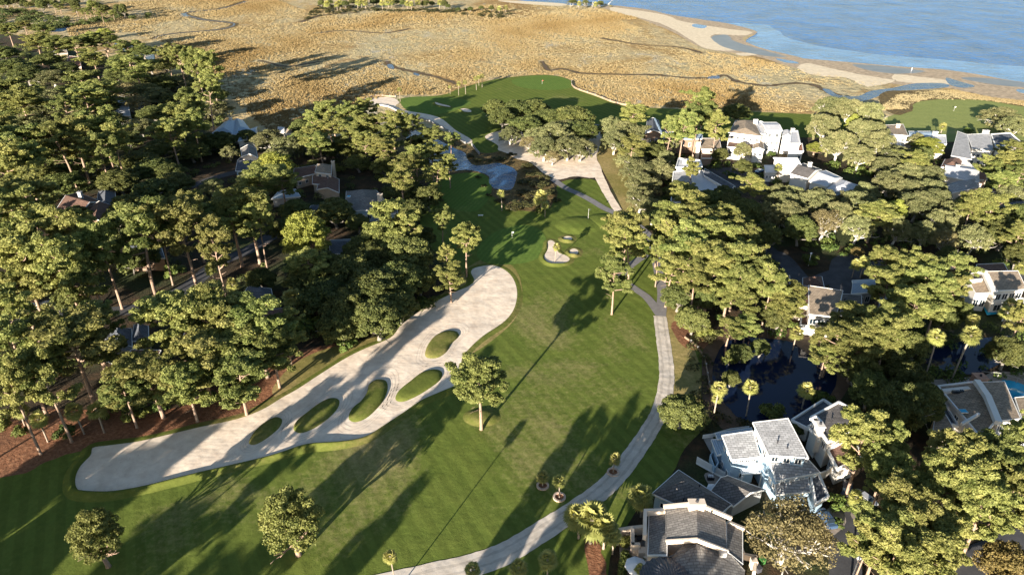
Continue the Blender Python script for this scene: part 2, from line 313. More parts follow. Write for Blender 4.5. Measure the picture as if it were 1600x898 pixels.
# far sand
sheet('waste_sand',[(571,158),(587,152),(612,153),(624,160),(618,166),(634,173),(684,183),(711,203),(738,220),(727,224),(700,205),(677,192),(653,184),(627,177),(607,168),(580,164)],.09,'sand',jit=.15)
OAKSAND=[(758,215),(776,206),(830,200),(900,215),(935,206),(940,215),(936,232),(932,246),(940,269),(927,278),(897,276),(875,281),(861,277),(847,269),(826,253),(808,249),(790,239),(779,235),(776,226)]
sheet('waste_sand',OAKSAND,.10,'sand',jit=.25)
# water ways
sheet('creek_bank',[(615,212),(640,198),(690,205),(735,228),(760,240),(800,235),(830,255),(850,275),(870,300),(850,330),(800,325),(762,300),(745,280),(700,272),(640,262)],.065,'reed',jit=.5)
sheet('creek',[(640,205),(674,209),(686,219),(711,232),(726,239),(731,250),(742,259),(765,257),(778,255),(800,262),(808,271),(802,294),(788,297),(773,295),(765,287),(763,275),(745,268),(726,266),(708,267),(686,265),(674,257),(656,243),(636,232)],.105,'creek_water',jit=.25)
sheet('lagoon_bank',[(1105,520),(1160,505),(1240,515),(1290,535),(1330,560),(1320,620),(1280,670),(1220,685),(1150,680),(1110,650),(1095,590)],.04,'mud',jit=.5)
sheet('lagoon',[(1124,545),(1160,528),(1230,533),(1262,552),(1302,578),(1302,612),(1272,650),(1222,668),(1160,655),(1135,632),(1112,590)],.08,'lagoon_water',jit=.3)
sheet('lagoon',[(1440,560),(1500,535),(1580,526),(1560,570),(1500,585)],.08,'lagoon_water',jit=.3)
# paths and roads
strip('cart_path',[(1031,494),(1036,530),(1041,570),(1041,600),(1032,640),(1013,675),(987,713),(957,750),(930,774),(890,802),(840,834),(790,864),(735,884),(660,902),(560,925)],[3.6,3.7,4.1,4.6,5.4],.10,'cart_path',edge=.09,sm=8)
for o_ in (-.95,.8): strip('wheel_track',[(1031,494),(1036,530),(1041,570),(1041,600),(1032,640),(1013,675),(987,713),(957,750),(930,774),(890,802),(840,834),(790,864),(735,884),(660,902),(560,925)],[.5],.106,'worn_path',edge=.16,sm=8,off=o_)
strip('cart_path',[(862,279),(884,294),(904,303),(925,314),(945,326),(966,335),(985,344),(1003,358),(1018,374),(1024,400),(1030,430),(1035,460),(1032,494)],[3.2,3.2,3.0,3.0],.09,'asphalt_path',edge=.05)
strip('cart_path',[(1031,492),(1012,466),(990,450),(971,434),(984,416),(1010,398)],[2.8,2.6],.095,'asphalt_path',edge=.05)
strip('cart_path',[(930,262),(938,280),(950,304),(965,328),(976,340)],[4.6,3.4,3.2],.115,'sand',edge=.1)
strip('cart_path',[(905,193),(960,198),(1020,203),(1060,207)],[2.5],.08,'asphalt_path')
strip('road',[(-150,560),(-40,520),(60,500),(150,490),(230,478),(290,450),(340,412),(390,390),(440,360),(480,345)],[6,5.5],.03,'asphalt',edge=.05)
strip('road',[(230,312),(262,300),(300,290),(345,275),(400,262)],[5],.03,'asphalt',edge=.05)
strip('road',[(1160,395),(1215,398),(1260,440),(1320,425),(1400,412),(1460,412),(1530,425),(1620,430)],[6],.03,'asphalt',edge=.05)
sheet('road',[(1195,384),(1215,392),(1205,410),(1235,428),(1240,450),(1200,432),(1188,410)],.035,'asphalt')
sheet('road',[(1300,405),(1345,400),(1338,452),(1300,458)],.035,'asphalt')
strip('road',[(1325,960),(1322,898),(1318,840),(1330,805),(1352,790)],[6,5,5],.03,'asphalt',edge=.05)
strip('road',[(1440,960),(1500,900),(1560,866),(1640,840)],[6.5],.03,'asphalt',edge=.05)
sheet('driveway',[(1290,835),(1288,800),(1308,792),(1322,815),(1300,838)],.05,'paving')
sheet('driveway',[(1330,800),(1352,786),(1372,792),(1360,808),(1336,812)],.055,'paving')
sheet('driveway',[(1085,272),(1180,300),(1200,282),(1150,262)],.04,'asphalt')
# bunkers
def bunker(label,pts,berm_h,wout=3.2,islands=(),z=.12,inner=.25,sm=4,hmin=.12):
    c=P(*np.mean(np.array(pts),0)); root=tag(empty('bunker',(c.x,c.y,0)),label,'bunker')
    s=sheet('sand',pts,z,'sand',kind=None,sm=sm); b=berm('turf_lip',pts,.03,berm_h,hmin,wout,'mound',sm=sm,inner=inner)
    for i in islands:
        d=dome('grass_island',i,z-.03,.7,'mound'); d.parent=root; d.matrix_parent_inverse=root.matrix_basis.inverted()
    for i in islands:
        c_=np.mean(np.array(i),0)
        for q in (1.22,1.38,1.56):
            px=[(c_[0]+(a-c_[0])*q,c_[1]+(b2-c_[1])*q) for a,b2 in i]
            r=strip('rake_mark',px+px[:1],[.22],z+.012,'raked_sand',kind=None,sm=3,edge=.06); r.parent=root; r.matrix_parent_inverse=root.matrix_basis.inverted()
    for o in (s,b): o.parent=root; o.matrix_parent_inverse=root.matrix_basis.inverted()
BIG=[(735,425),(745,418),(770,415),(790,423),(803,438),(808,460),(802,485),(785,505),(755,525),(735,543),(722,560),(720,585),(715,600),(690,613),(660,625),(630,645),(600,665),(570,683),(530,692),(480,697),(440,708),(400,718),(330,735),(270,750),(220,762),(170,771),(130,770),(118,762),(117,745),(125,728),(140,712),(145,700),(170,696),(215,690),(260,680),(310,668),(370,655),(410,640),(440,622),(465,608),(500,585),(540,560),(570,545),(610,528),(625,510),(650,490),(680,472),(710,457),(733,447),(740,438)]
ISL=[[(389,690),(398,675),(415,660),(432,652),(441,656),(437,668),(420,683),(402,694),(392,695)],[(459,672),(462,660),(480,645),(500,630),(518,622),(530,625),(528,638),(512,655),(490,670),(470,677)],[(545,655),(548,642),(562,630),(573,615),(577,601),(588,593),(603,595),(606,608),(600,625),(588,640),(572,654),(555,660)],[(618,625),(622,612),(640,597),(660,582),(680,577),(691,582),(688,594),(670,608),(650,620),(630,628)],[(664,555),(668,540),(680,525),(698,517),(713,518),(717,526),(705,538),(698,550),(685,559),(670,560)]]
bunker('huge curving pale sand bunker with five grass islands beside the fairway',BIG,1.15,2.2,ISL)
bunker('boot shaped white sand bunker beside the near putting green',[(856,378),(862,376),(868,381),(872,394),(885,400),(890,406),(880,412),(862,413),(852,407),(850,400),(855,390)],.8,2)
def ov(cx,cy,a,b,n=10): return [(cx+a*math.cos(i/n*6.283),cy+b*math.sin(i/n*6.283)) for i in range(n)]
bunker('small round pot bunker, upper of the two right of the boot shaped bunker',ov(887,373,7,3.6),.8,2)
bunker('small round pot bunker, lower of the two right of the boot shaped bunker',ov(896.5,394,7,5),.8,2)
bunker('thin white sliver of sand bunker beside the far left green',[(680,160),(690,163),(702,166),(703,168),(692,167),(682,164)],.5,2,sm=3)
bunker('small white oval sand bunker in the shaded far fairway',[(719,171),(728,170),(736,173),(735,176),(726,176),(722,173)],.5,2,sm=3)
# grass mounds
for pts,h,m in ((ov(753,652,30,15,16),.7,'mound'),(ov(905,352,38,15),.9,'fairway'),(ov(940,345,28,12),.8,'fairway')):
    tag(dome('mound',pts,.02,h,m,prof=((1,0),(.9,.12),(.78,.4),(.65,.66),(.5,.85),(.3,.96),(.1,1.0))),kind='structure')

# marsh tussocks: stiff clumps of straw grass, thinning in patches
CREEKS=[]
for cr in ([(384,3),(345,14),(290,21),(318,31),(365,37),(345,46),(262,54)],[(604,96),(612,104),(640,111),(668,117),(700,126),(712,132)],[(848,96),(858,110),(880,108),(912,115),(987,117),(1033,118),(1073,122),(1113,122),(1133,118),(1153,128),(1200,134),(1240,130),(1270,133),(1290,142),(1320,156),(1360,154),(1390,142),(1480,134)],[(405,95),(420,98),(450,104),(500,96)],[(500,52),(540,48),(600,52),(640,45)],[(470,35),(500,25),(560,20)],[(940,60),(1000,70),(1060,74),(1100,84)],[(180,68),(235,85)],[(75,44),(108,43)]):
    CREEKS+=[P(a,b) for a,b in smooth_px(cr,10,False)]
CREEKS=np.array([(c.x,c.y) for c in CREEKS])
def tussocks(seed,n,poly,h0,h1,dens=10,far=False):
    rng=np.random.default_rng(seed); ps=[P(a,b) for a,b in poly]; X=np.array([p.x for p in ps]); Y=np.array([p.y for p in ps])
    pts=[]
    while len(pts)<n:
        m=200000; x=rng.uniform(X.min(),X.max(),m); y=rng.uniform(Y.min(),Y.max(),m); ins=np.zeros(m,bool)
        for i in range(len(X)):
            a,b=i,i-1; c=((Y[a]>y)!=(Y[b]>y))&(x<(X[b]-X[a])*(y-Y[a])/(Y[b]-Y[a]+1e-9)+X[a]); ins^=c
        f=np.sin(x*.028+2*np.sin(y*.013))+np.sin(y*.019-x*.011+1.7*np.sin(x*.02))+.9*np.sin(x*.09+2*np.sin(y*.03))*np.sin(y*.05+x*.02)
        keep=ins&(rng.random(m)<np.clip(.5+.28*f,.08,1)); pts+=list(zip(x[keep],y[keep],f[keep]))
    pts=np.array(pts[:n]); k=dens
    dmin=np.full(len(pts),1e9)
    for cx_,cy_ in CREEKS: dmin=np.minimum(dmin,np.hypot(pts[:,0]-cx_,pts[:,1]-cy_))
    pts=pts[dmin>4.5]
    cx=np.repeat(pts[:,0],k); cy=np.repeat(pts[:,1],k); f=np.repeat(pts[:,2],k); m=len(cx)
    r=rng.uniform(.1,1.3,m); a=rng.uniform(0,6.283,m); bx_=cx+r*np.cos(a); by=cy+r*np.sin(a)*1.4
    hh=rng.uniform(h0,h1,m)*(1+.2*f); w=rng.uniform(.22,.5,m); t=rng.uniform(0,6.283,m); ln=rng.normal(size=(2,m))*.35
    V=np.stack([np.stack([bx_-w*np.cos(t),by-w*np.sin(t),np.full(m,.0)],1),np.stack([bx_+w*np.cos(t),by+w*np.sin(t),np.full(m,.0)],1),np.stack([bx_+ln[0],by+ln[1],hh],1)],1).reshape(-1,3)
    me=bpy.data.meshes.new('marsh_grass'); me.vertices.add(m*3); me.vertices.foreach_set('co',V.astype(np.float32).ravel()); me.loops.add(m*3); me.loops.foreach_set('vertex_index',np.arange(m*3,dtype=np.int32))
    me.polygons.add(m); me.polygons.foreach_set('loop_start',np.arange(0,m*3,3,dtype=np.int32)); me.polygons.foreach_set('loop_total',np.full(m,3,dtype=np.int32))
    at=me.attributes.new('tint','FLOAT','FACE'); at.data.foreach_set('value',np.clip(.42+.22*f+rng.normal(size=m)*.12,0,1).astype(np.float32)); me.update(calc_edges=True)
    return me
k=N('marsh_blades'); at=k.n('Attribute',attribute_name='tint'); M['blades']=k.done(k.ramp(at.outputs['Fac'],[(0,(.28,.235,.13)),(.35,(.28,.22,.115)),(.6,(.265,.195,.09)),(1,(.21,.14,.055))]),1)
NEARM=[(330,120),(380,170),(420,205),(560,190),(572,158),(610,150),(690,147),(720,136),(770,123),(830,116),(871,117),(896,126),(900,136),(932,148),(966,161),(1000,166),(1100,170),(1250,176),(1300,178),(1370,172),(1372,160),(1300,158),(1285,146),(1260,136),(1400,134),(1240,108),(1180,92),(1080,78),(1040,56),(960,30),(700,40),(400,50),(250,70)]
tag(link('marsh_grass',tussocks(3,26000,NEARM,.3,.8,9),M['blades']),'straw coloured marsh grass covering the tidal flats nearest the golf course','marsh grass',None,'stuff')
tag(link('marsh_grass',tussocks(4,15000,[(110,60),(200,50),(260,68),(400,52),(700,42),(960,32),(1000,30),(940,14),(790,4),(700,20),(480,18),(420,-4),(200,2),(100,28)],.5,1.2,7),M['blades']),'pale marsh grass covering the far tidal flats below the tree line','marsh grass',None,'stuff')
tag(link('marsh_grass',tussocks(5,1800,[(1372,172),(1420,170),(1428,160),(1450,155),(1530,156),(1620,168),(1620,162),(1550,154),(1490,142),(1440,143),(1400,150)],.4,1.0,9),M['blades']),'rusty marsh grass fringe between the tidal creek and the right green','marsh grass',None,'stuff')
# ================================================================ VEGETATION
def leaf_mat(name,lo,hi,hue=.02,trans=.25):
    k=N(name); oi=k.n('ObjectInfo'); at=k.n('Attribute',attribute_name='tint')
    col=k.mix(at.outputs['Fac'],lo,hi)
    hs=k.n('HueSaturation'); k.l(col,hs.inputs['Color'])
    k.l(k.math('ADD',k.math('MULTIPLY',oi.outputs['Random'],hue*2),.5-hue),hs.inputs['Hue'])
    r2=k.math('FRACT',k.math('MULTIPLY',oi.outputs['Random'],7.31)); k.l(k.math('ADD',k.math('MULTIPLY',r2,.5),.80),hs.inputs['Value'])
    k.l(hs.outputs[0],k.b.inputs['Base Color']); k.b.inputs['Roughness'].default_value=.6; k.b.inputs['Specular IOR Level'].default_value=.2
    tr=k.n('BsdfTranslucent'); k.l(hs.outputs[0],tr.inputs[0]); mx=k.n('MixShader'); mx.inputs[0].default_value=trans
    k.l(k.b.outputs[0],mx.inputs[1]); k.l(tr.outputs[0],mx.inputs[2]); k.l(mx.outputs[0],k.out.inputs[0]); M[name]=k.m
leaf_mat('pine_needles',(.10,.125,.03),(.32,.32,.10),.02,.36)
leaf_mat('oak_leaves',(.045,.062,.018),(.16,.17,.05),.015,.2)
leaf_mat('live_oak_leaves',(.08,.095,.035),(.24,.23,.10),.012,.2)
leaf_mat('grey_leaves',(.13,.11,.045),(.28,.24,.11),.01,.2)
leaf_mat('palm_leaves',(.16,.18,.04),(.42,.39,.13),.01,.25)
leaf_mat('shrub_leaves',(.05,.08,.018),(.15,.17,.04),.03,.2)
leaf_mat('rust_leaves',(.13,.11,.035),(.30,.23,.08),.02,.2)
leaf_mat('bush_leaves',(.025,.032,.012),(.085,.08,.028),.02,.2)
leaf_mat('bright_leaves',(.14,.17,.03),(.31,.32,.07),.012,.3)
def bark(name,c0,c1):
    k=N(name); f=k.noise(k.co(scale=(2,2,.5)),2.5,5,.7); M[name]=k.done(k.ramp(f,[(.3,c0),(.7,c1)]),.95,k.bump(f,.1))
bark('pine_bark',(.20,.13,.09),(.44,.32,.24)); bark('oak_bark',(.14,.12,.10),(.34,.31,.27)); bark('pale_bark',(.34,.31,.27),(.6,.56,.5)); bark('palm_bark',(.22,.17,.13),(.42,.35,.28))
def leaves(name,clumps,lsize,per,rng,tang=.75,aspect=1.0,flat=1.0):
    """clumps: (x,y,z,rx,ry,rz,tint) -> one mesh of leaf triangles lying roughly on each clump's skin"""
    V=[];T=[]
    for (x,y,z,rx,ry,rz,tt) in clumps:
        n=int(per*(rx*ry+rx*rz+ry*rz)/3*1.15)
        d=rng.normal(size=(n,3)); d/=np.linalg.norm(d,axis=1)[:,None]
        low=d[:,2]<-.35; d[low,2]*=-.6; d/=np.linalg.norm(d,axis=1)[:,None]
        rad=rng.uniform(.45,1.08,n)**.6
        # lumpy skin
        lump=1+.22*np.sin(d[:,0]*5+x*3)*np.sin(d[:,1]*5+y*3)*np.cos(d[:,2]*4+z)
        c=np.stack([x+d[:,0]*rx*rad*lump,y+d[:,1]*ry*rad*lump,z+d[:,2]*rz*rad*lump],1)
        nrm=d+rng.normal(size=(n,3))*(1-tang)*1.2; nrm/=np.linalg.norm(nrm,axis=1)[:,None]
        a=np.cross(nrm,rng.normal(size=(n,3))); a/=np.linalg.norm(a,axis=1)[:,None]; b=np.cross(nrm,a)
        s=lsize*rng.uniform(.6,1.35,n)[:,None]
        V.append(np.stack([c+a*s*.75*aspect,c-a*s*.45*aspect+b*s*.5,c-a*s*.45*aspect-b*s*.5],1).reshape(-1,3))
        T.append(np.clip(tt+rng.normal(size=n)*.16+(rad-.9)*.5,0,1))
    V=np.concatenate(V); T=np.concatenate(T); nf=len(T)
    me=bpy.data.meshes.new(name); me.vertices.add(nf*3); me.vertices.foreach_set('co',V.astype(np.float32).ravel())
    me.loops.add(nf*3); me.loops.foreach_set('vertex_index',np.arange(nf*3,dtype=np.int32))
    me.polygons.add(nf); me.polygons.foreach_set('loop_start',np.arange(0,nf*3,3,dtype=np.int32)); me.polygons.foreach_set('loop_total',np.full(nf,3,dtype=np.int32))
    at=me.attributes.new('tint','FLOAT','FACE'); at.data.foreach_set('value',T.astype(np.float32)); me.update(calc_edges=True)
    return me
def tubes(name,paths,seg=7):
    """paths: lists of (Vector, radius)"""
    bm=bmesh.new()
    for path in paths:
        rings=[]
        for i,(p,r) in enumerate(path):
            q=path[min(i+1,len(path)-1)][0]-path[max(i-1,0)][0]; q.normalize(); u=q.orthogonal().normalized(); v=q.cross(u)
            rings.append([bm.verts.new(p+(u*math.cos(a)+v*math.sin(a))*r) for a in [6.2832*j/seg for j in range(seg)]])
        for A,B in zip(rings,rings[1:]):
            # match the rings by nearest start so the tube never twists
            off=min(range(seg),key=lambda o:(A[0].co-B[o].co).length); 
            for j in range(seg): bm.faces.new((A[j],A[(j+1)%seg],B[(j+1+off)%seg],B[(j+off)%seg]))
        bm.faces.new(rings[-1]); bm.faces.new(rings[0])
    bmesh.ops.recalc_face_normals(bm,faces=bm.faces); me=bpy.data.meshes.new(name); bm.to_mesh(me); bm.free(); me.shade_smooth(); return me
def limb(p,d,L,r,rng,n=4,up=.25,wob=.2,end=.3):
    out=[(p.copy(),r)]; d=d.normalized()
    for i in range(n):
        d=(d+Vector((rng.normal()*wob,rng.normal()*wob,rng.normal()*wob*.6+up/n))).normalized(); p=p+d*(L/n); out.append((p.copy(),r*(1-(1-end)*(i+1)/n)))
    return out
PROTO={}
def add(kind,crown,trunk,cm,tm,rad,zc,h): 
    crown.materials.append(M[cm]); trunk.materials.append(M[tm]); PROTO.setdefault(kind,[]).append((crown,trunk,rad,zc,h))
def mk_pine(seed,open_=0,style=0,cm='pine_needles',key='p'):
    rng=np.random.default_rng(seed); h=20.; paths=[]; cl=[]
    lean=Vector((rng.normal()*.6,rng.normal()*.6,0)); tp=lambda t: Vector((lean.x*t*t,lean.y*t*t,h*t*.97))
    paths.append([(tp(t),.34*(1-t*.72)) for t in (0,.02,.2,.4,.6,.8,.93)]); paths[0][0]=(tp(0),.46)
    base=rng.uniform(.46,.56)+(.1 if style==1 else 0)-(.12 if style==2 else 0); nb=int(rng.integers(15,20))-(5 if open_ else 0)
    az=rng.uniform(0,6.28)
    for i in range(nb):
        t=base+(0.95-base)*(i/(nb-1))**.85; az+=2.4+rng.normal()*.3
        u=(t-base)/(1-base)
        L=5.3*(math.sqrt(max(.05,1-abs(u-.35)**1.7*1.35)))*rng.uniform(.72,1.1)
        if style==1: L*=(.75+.4*u)
        d=Vector((math.cos(az),math.sin(az),rng.uniform(-.05,.35)+u*.5)); p0=tp(t)
        lp=limb(p0,d,L*.95,.15*(1.2-u*.5),rng,4,.25,.16,.35); paths.append([(a,b) for a,b in lp])
        tint=rng.uniform(.3,.75)
        for j in range(1,5):
            c=lp[j][0]; k_=.8+.25*(j-1)/3
            if j==1 and (style!=2 or rng.random()<.5): continue
            for m in range((1,2,3,4)[j-1]):
                off=Vector((rng.normal()*.9,rng.normal()*.9,rng.normal()*.3+.02)); q=c+off; r=rng.uniform(.6,1.05)*k_
                cl.append((q.x,q.y,q.z,r,r*rng.uniform(.8,1.1),r*rng.uniform(.5,.8),tint+rng.normal()*.16))
    for j in range(5):
        q=tp(.97)+Vector((rng.normal()*.9,rng.normal()*.9,rng.normal()*.35)); r=rng.uniform(.9,1.3); cl.append((q.x,q.y,q.z,r,r,r*.7,.6))
    for j in range(3):   # dead lower branches
        az=rng.uniform(0,6.28); paths.append(limb(tp(base-rng.uniform(.02,.16)),Vector((math.cos(az),math.sin(az),.1)),rng.uniform(1.5,3),.07,rng,3,.2,.2,.3))
    add(key,leaves('pine_crown',cl,.31,(235 if not open_ else 190),rng,.36,1.4),tubes('pine_trunk',paths),cm,'pine_bark',5.2,h*(.5*(base+1)),h)
for s,(o,st) in enumerate(((0,0),(0,1),(1,0),(0,2),(1,1),(0,0),(0,1))): mk_pine(11+s,o,st)

for s in range(3): mk_pine(61+s,0,2,'pine_needles','q')
def mk_oak(seed,key,cm,tm,h=11.,Rr=6.,per=105,ls=.42,dens=1.,sq=.62,limbs=9,bare=0.,lowest=.28,ntop=64,moss=0):
    rng=np.random.default_rng(seed); paths=[]; cl=[]
    fork=Vector((rng.normal()*.3,rng.normal()*.3,h*.2)); paths.append([(Vector((0,0,-.1)),.62),(Vector((0,0,.4)),.5),(fork,.42)])
    zc=h*.52; tips=[]
    for i in range(limbs):
        az=i*6.283/limbs+rng.normal()*.25; el=rng.uniform(.35,1.2)
        d=Vector((math.cos(az)*math.cos(el),math.sin(az)*math.cos(el),math.sin(el)))
        lp=limb(fork,d,(.62 if key in 'zy' else 1)*rng.uniform(.75,.95)*math.hypot(Rr*math.cos(el),h*.75*math.sin(el)),.24,rng,5,.1,.22,.3); paths.append(lp)
        for j in (2,3,4):
            dd=(lp[j][0]-lp[j-1][0]).normalized()+Vector((rng.normal()*.7,rng.normal()*.7,rng.normal()*.4+.2)); paths.append(limb(lp[j][0],dd,rng.uniform(1.5,3),.10,rng,3,.2,.25,.3))
    ga=2.39996
    for i in range(ntop):
        z=1-(i+.5)/ntop*1.35; rr=math.sqrt(max(0,1-z*z)); a=i*ga+rng.normal()*.2; k_=rng.uniform(.74,1.0)
        x,y=Rr*rr*math.cos(a)*k_*.86,Rr*rr*math.sin(a)*k_*.86; zz=zc+z*(h-zc)*k_*.9
        if zz<h*lowest: zz=h*lowest+rng.uniform(0,1)
        if rng.random()<bare: continue
        r=rng.uniform(.85,1.5); cl.append((x,y,zz,r,r*rng.uniform(.85,1.1),r*sq,rng.uniform(.3,.75)))
    for i in range(int(ntop*.35)):
        a=rng.uniform(0,6.28); q=Rr*.5*math.sqrt(rng.random()); r=rng.uniform(1.,1.6); cl.append((q*math.cos(a),q*math.sin(a),zc+rng.uniform(-.15,.35)*h,r,r,r*.7,.4))
    if moss:
        for i in range(moss):
            a=rng.uniform(0,6.28); q=Rr*rng.uniform(.6,.95); r=.35; cl.append((q*math.cos(a),q*math.sin(a),h*lowest+rng.uniform(-.6,.8),r,r,1.3,.95))
    add(key,leaves('oak_crown',cl,ls*.72,per*dens*1.9,rng,.42),tubes('oak_trunk',paths),cm,tm,Rr,zc,h)
for s in range(4): mk_oak(101+s,'o','oak_leaves','oak_bark',12,6,per=95,ls=.5,lowest=.2)
for s in range(4): mk_oak(121+s,'l','live_oak_leaves','pale_bark',10.5,6.3,ls=.38,per=100,bare=.18,ntop=58,sq=.6,moss=14)
for s in range(2): mk_oak(141+s,'b','grey_leaves','pale_bark',11,6,per=52,ls=.32,dens=1,bare=.1,limbs=16,ntop=60)
mk_oak(151,'r','rust_leaves','oak_bark',9,5,per=80,ls=.4,ntop=40)
for s in range(2): mk_oak(161+s,'d','oak_leaves','oak_bark',9,6.0,per=110,ls=.45,ntop=60,lowest=.1,sq=.7)
for s in range(2): mk_oak(191+s,'y','bright_leaves','pine_bark',14,5,per=95,ls=.44,ntop=52,lowest=.35,sq=.6)
for s in range(3): mk_oak(195+s,'z','pine_needles','pine_bark',15,5.2,per=92,ls=.44,ntop=50,lowest=.36,sq=.6,bare=.08)
def mk_shrub(seed,key,cm,h=3.,Rr=2.2):
    rng=np.random.default_rng(seed); cl=[]; paths=[]
    for i in range(14):
        a=rng.uniform(0,6.28); q=Rr*.75*math.sqrt(rng.random()); r=rng.uniform(.6,.95); cl.append((q*math.cos(a),q*math.sin(a),rng.uniform(.35,1)*(h-.7)*(1-.35*q/Rr),r,r,r*.8,rng.uniform(.3,.8)))
    for i in range(5): a=i*1.25; paths.append(limb(Vector((0,0,0)),Vector((math.cos(a)*.6,math.sin(a)*.6,1)),h*.7,.06,rng,3))
    add(key,leaves('shrub_crown',cl,.32,150,rng,.6),tubes('shrub_stems',paths,5),cm,'oak_bark',Rr,h*.5,h)
for s in range(3): mk_shrub(171+s,'s','shrub_leaves')
for s in range(2): mk_shrub(181+s,'k','bush_leaves',3,3)
def mk_palm(seed,h=8.,skirt=0,key='m',nf=30,fl=1.45):
    rng=np.random.default_rng(seed); V=[];T=[]
    lean=Vector((rng.normal()*.25,rng.normal()*.25,0)); top=Vector((lean.x,lean.y,h-.9))
    def fan(base,d,L,R_,droop,tt):
        u=d.normalized(); side=u.cross(Vector((0,0,1))).normalized(); upv=side.cross(u)
        c=base+u*L; q=.035
        V.append([base+side*q,base-side*q,c]); T.append(tt*.6)
        for k in range(11):
            a=(k-5)/5*1.75; dd=u*math.cos(a)+side*math.sin(a); pr=side*math.cos(a)-u*math.sin(a)
            e=c+dd*R_*rng.uniform(.85,1.05)+Vector((0,0,-droop*R_*(.3+.5*abs(a)/1.7))); m=c+dd*R_*.5+upv*.06
            w_=.12*R_
            V.append([c,m+pr*w_,m-pr*w_]); V.append([m+pr*w_,e,m-pr*w_]); T.extend([tt+rng.normal()*.08]*2)
    for i in range(nf):
        a=i*2.39996+rng.normal()*.15; el=1.25-2.0*(i/nf)+rng.normal()*.1
        d=Vector((math.cos(a)*math.cos(el),math.sin(a)*math.cos(el),math.sin(el)))
        fan(top,d,rng.uniform(.7,1.0)*fl,rng.uniform(.75,1.0)*fl,.35+.3*(i/nf),.75-.55*(i/nf)+rng.normal()*.08)
    for i in range(skirt):
        a=rng.uniform(0,6.28); d=Vector((math.cos(a)*.5,math.sin(a)*.5,-1)); fan(top+Vector((0,0,-.4)),d,.6,.8,.3,1.0)
    V=np.array([[tuple(q) for q in t] for t in V],dtype=np.float32); nfc=len(V); me=bpy.data.meshes.new('palm_crown')
    me.vertices.add(nfc*3); me.vertices.foreach_set('co',V.ravel()); me.loops.add(nfc*3); me.loops.foreach_set('vertex_index',np.arange(nfc*3,dtype=np.int32))
    me.polygons.add(nfc); me.polygons.foreach_set('loop_start',np.arange(0,nfc*3,3,dtype=np.int32)); me.polygons.foreach_set('loop_total',np.full(nfc,3,dtype=np.int32))
    at=me.attributes.new('tint','FLOAT','FACE'); at.data.foreach_set('value',np.clip(np.array(T,dtype=np.float32),0,1)); me.update(calc_edges=True)
    n=14; tr=[(Vector((lean.x*(i/n)**2,lean.y*(i/n)**2,(h-.8)*i/n)),(.21 if i%2 else .19)*(1.35 if i==0 else 1)) for i in range(n+1)]
    tr[-1]=(tr[-1][0],.3); tr[-2]=(tr[-2][0],.28)
    add(key,me,tubes('palm_trunk',[tr],9),'palm_leaves','palm_bark',2.1*1.2,h-.9,h)
for s in range(3): mk_palm(201+s,8.,(0,10,4)[s])
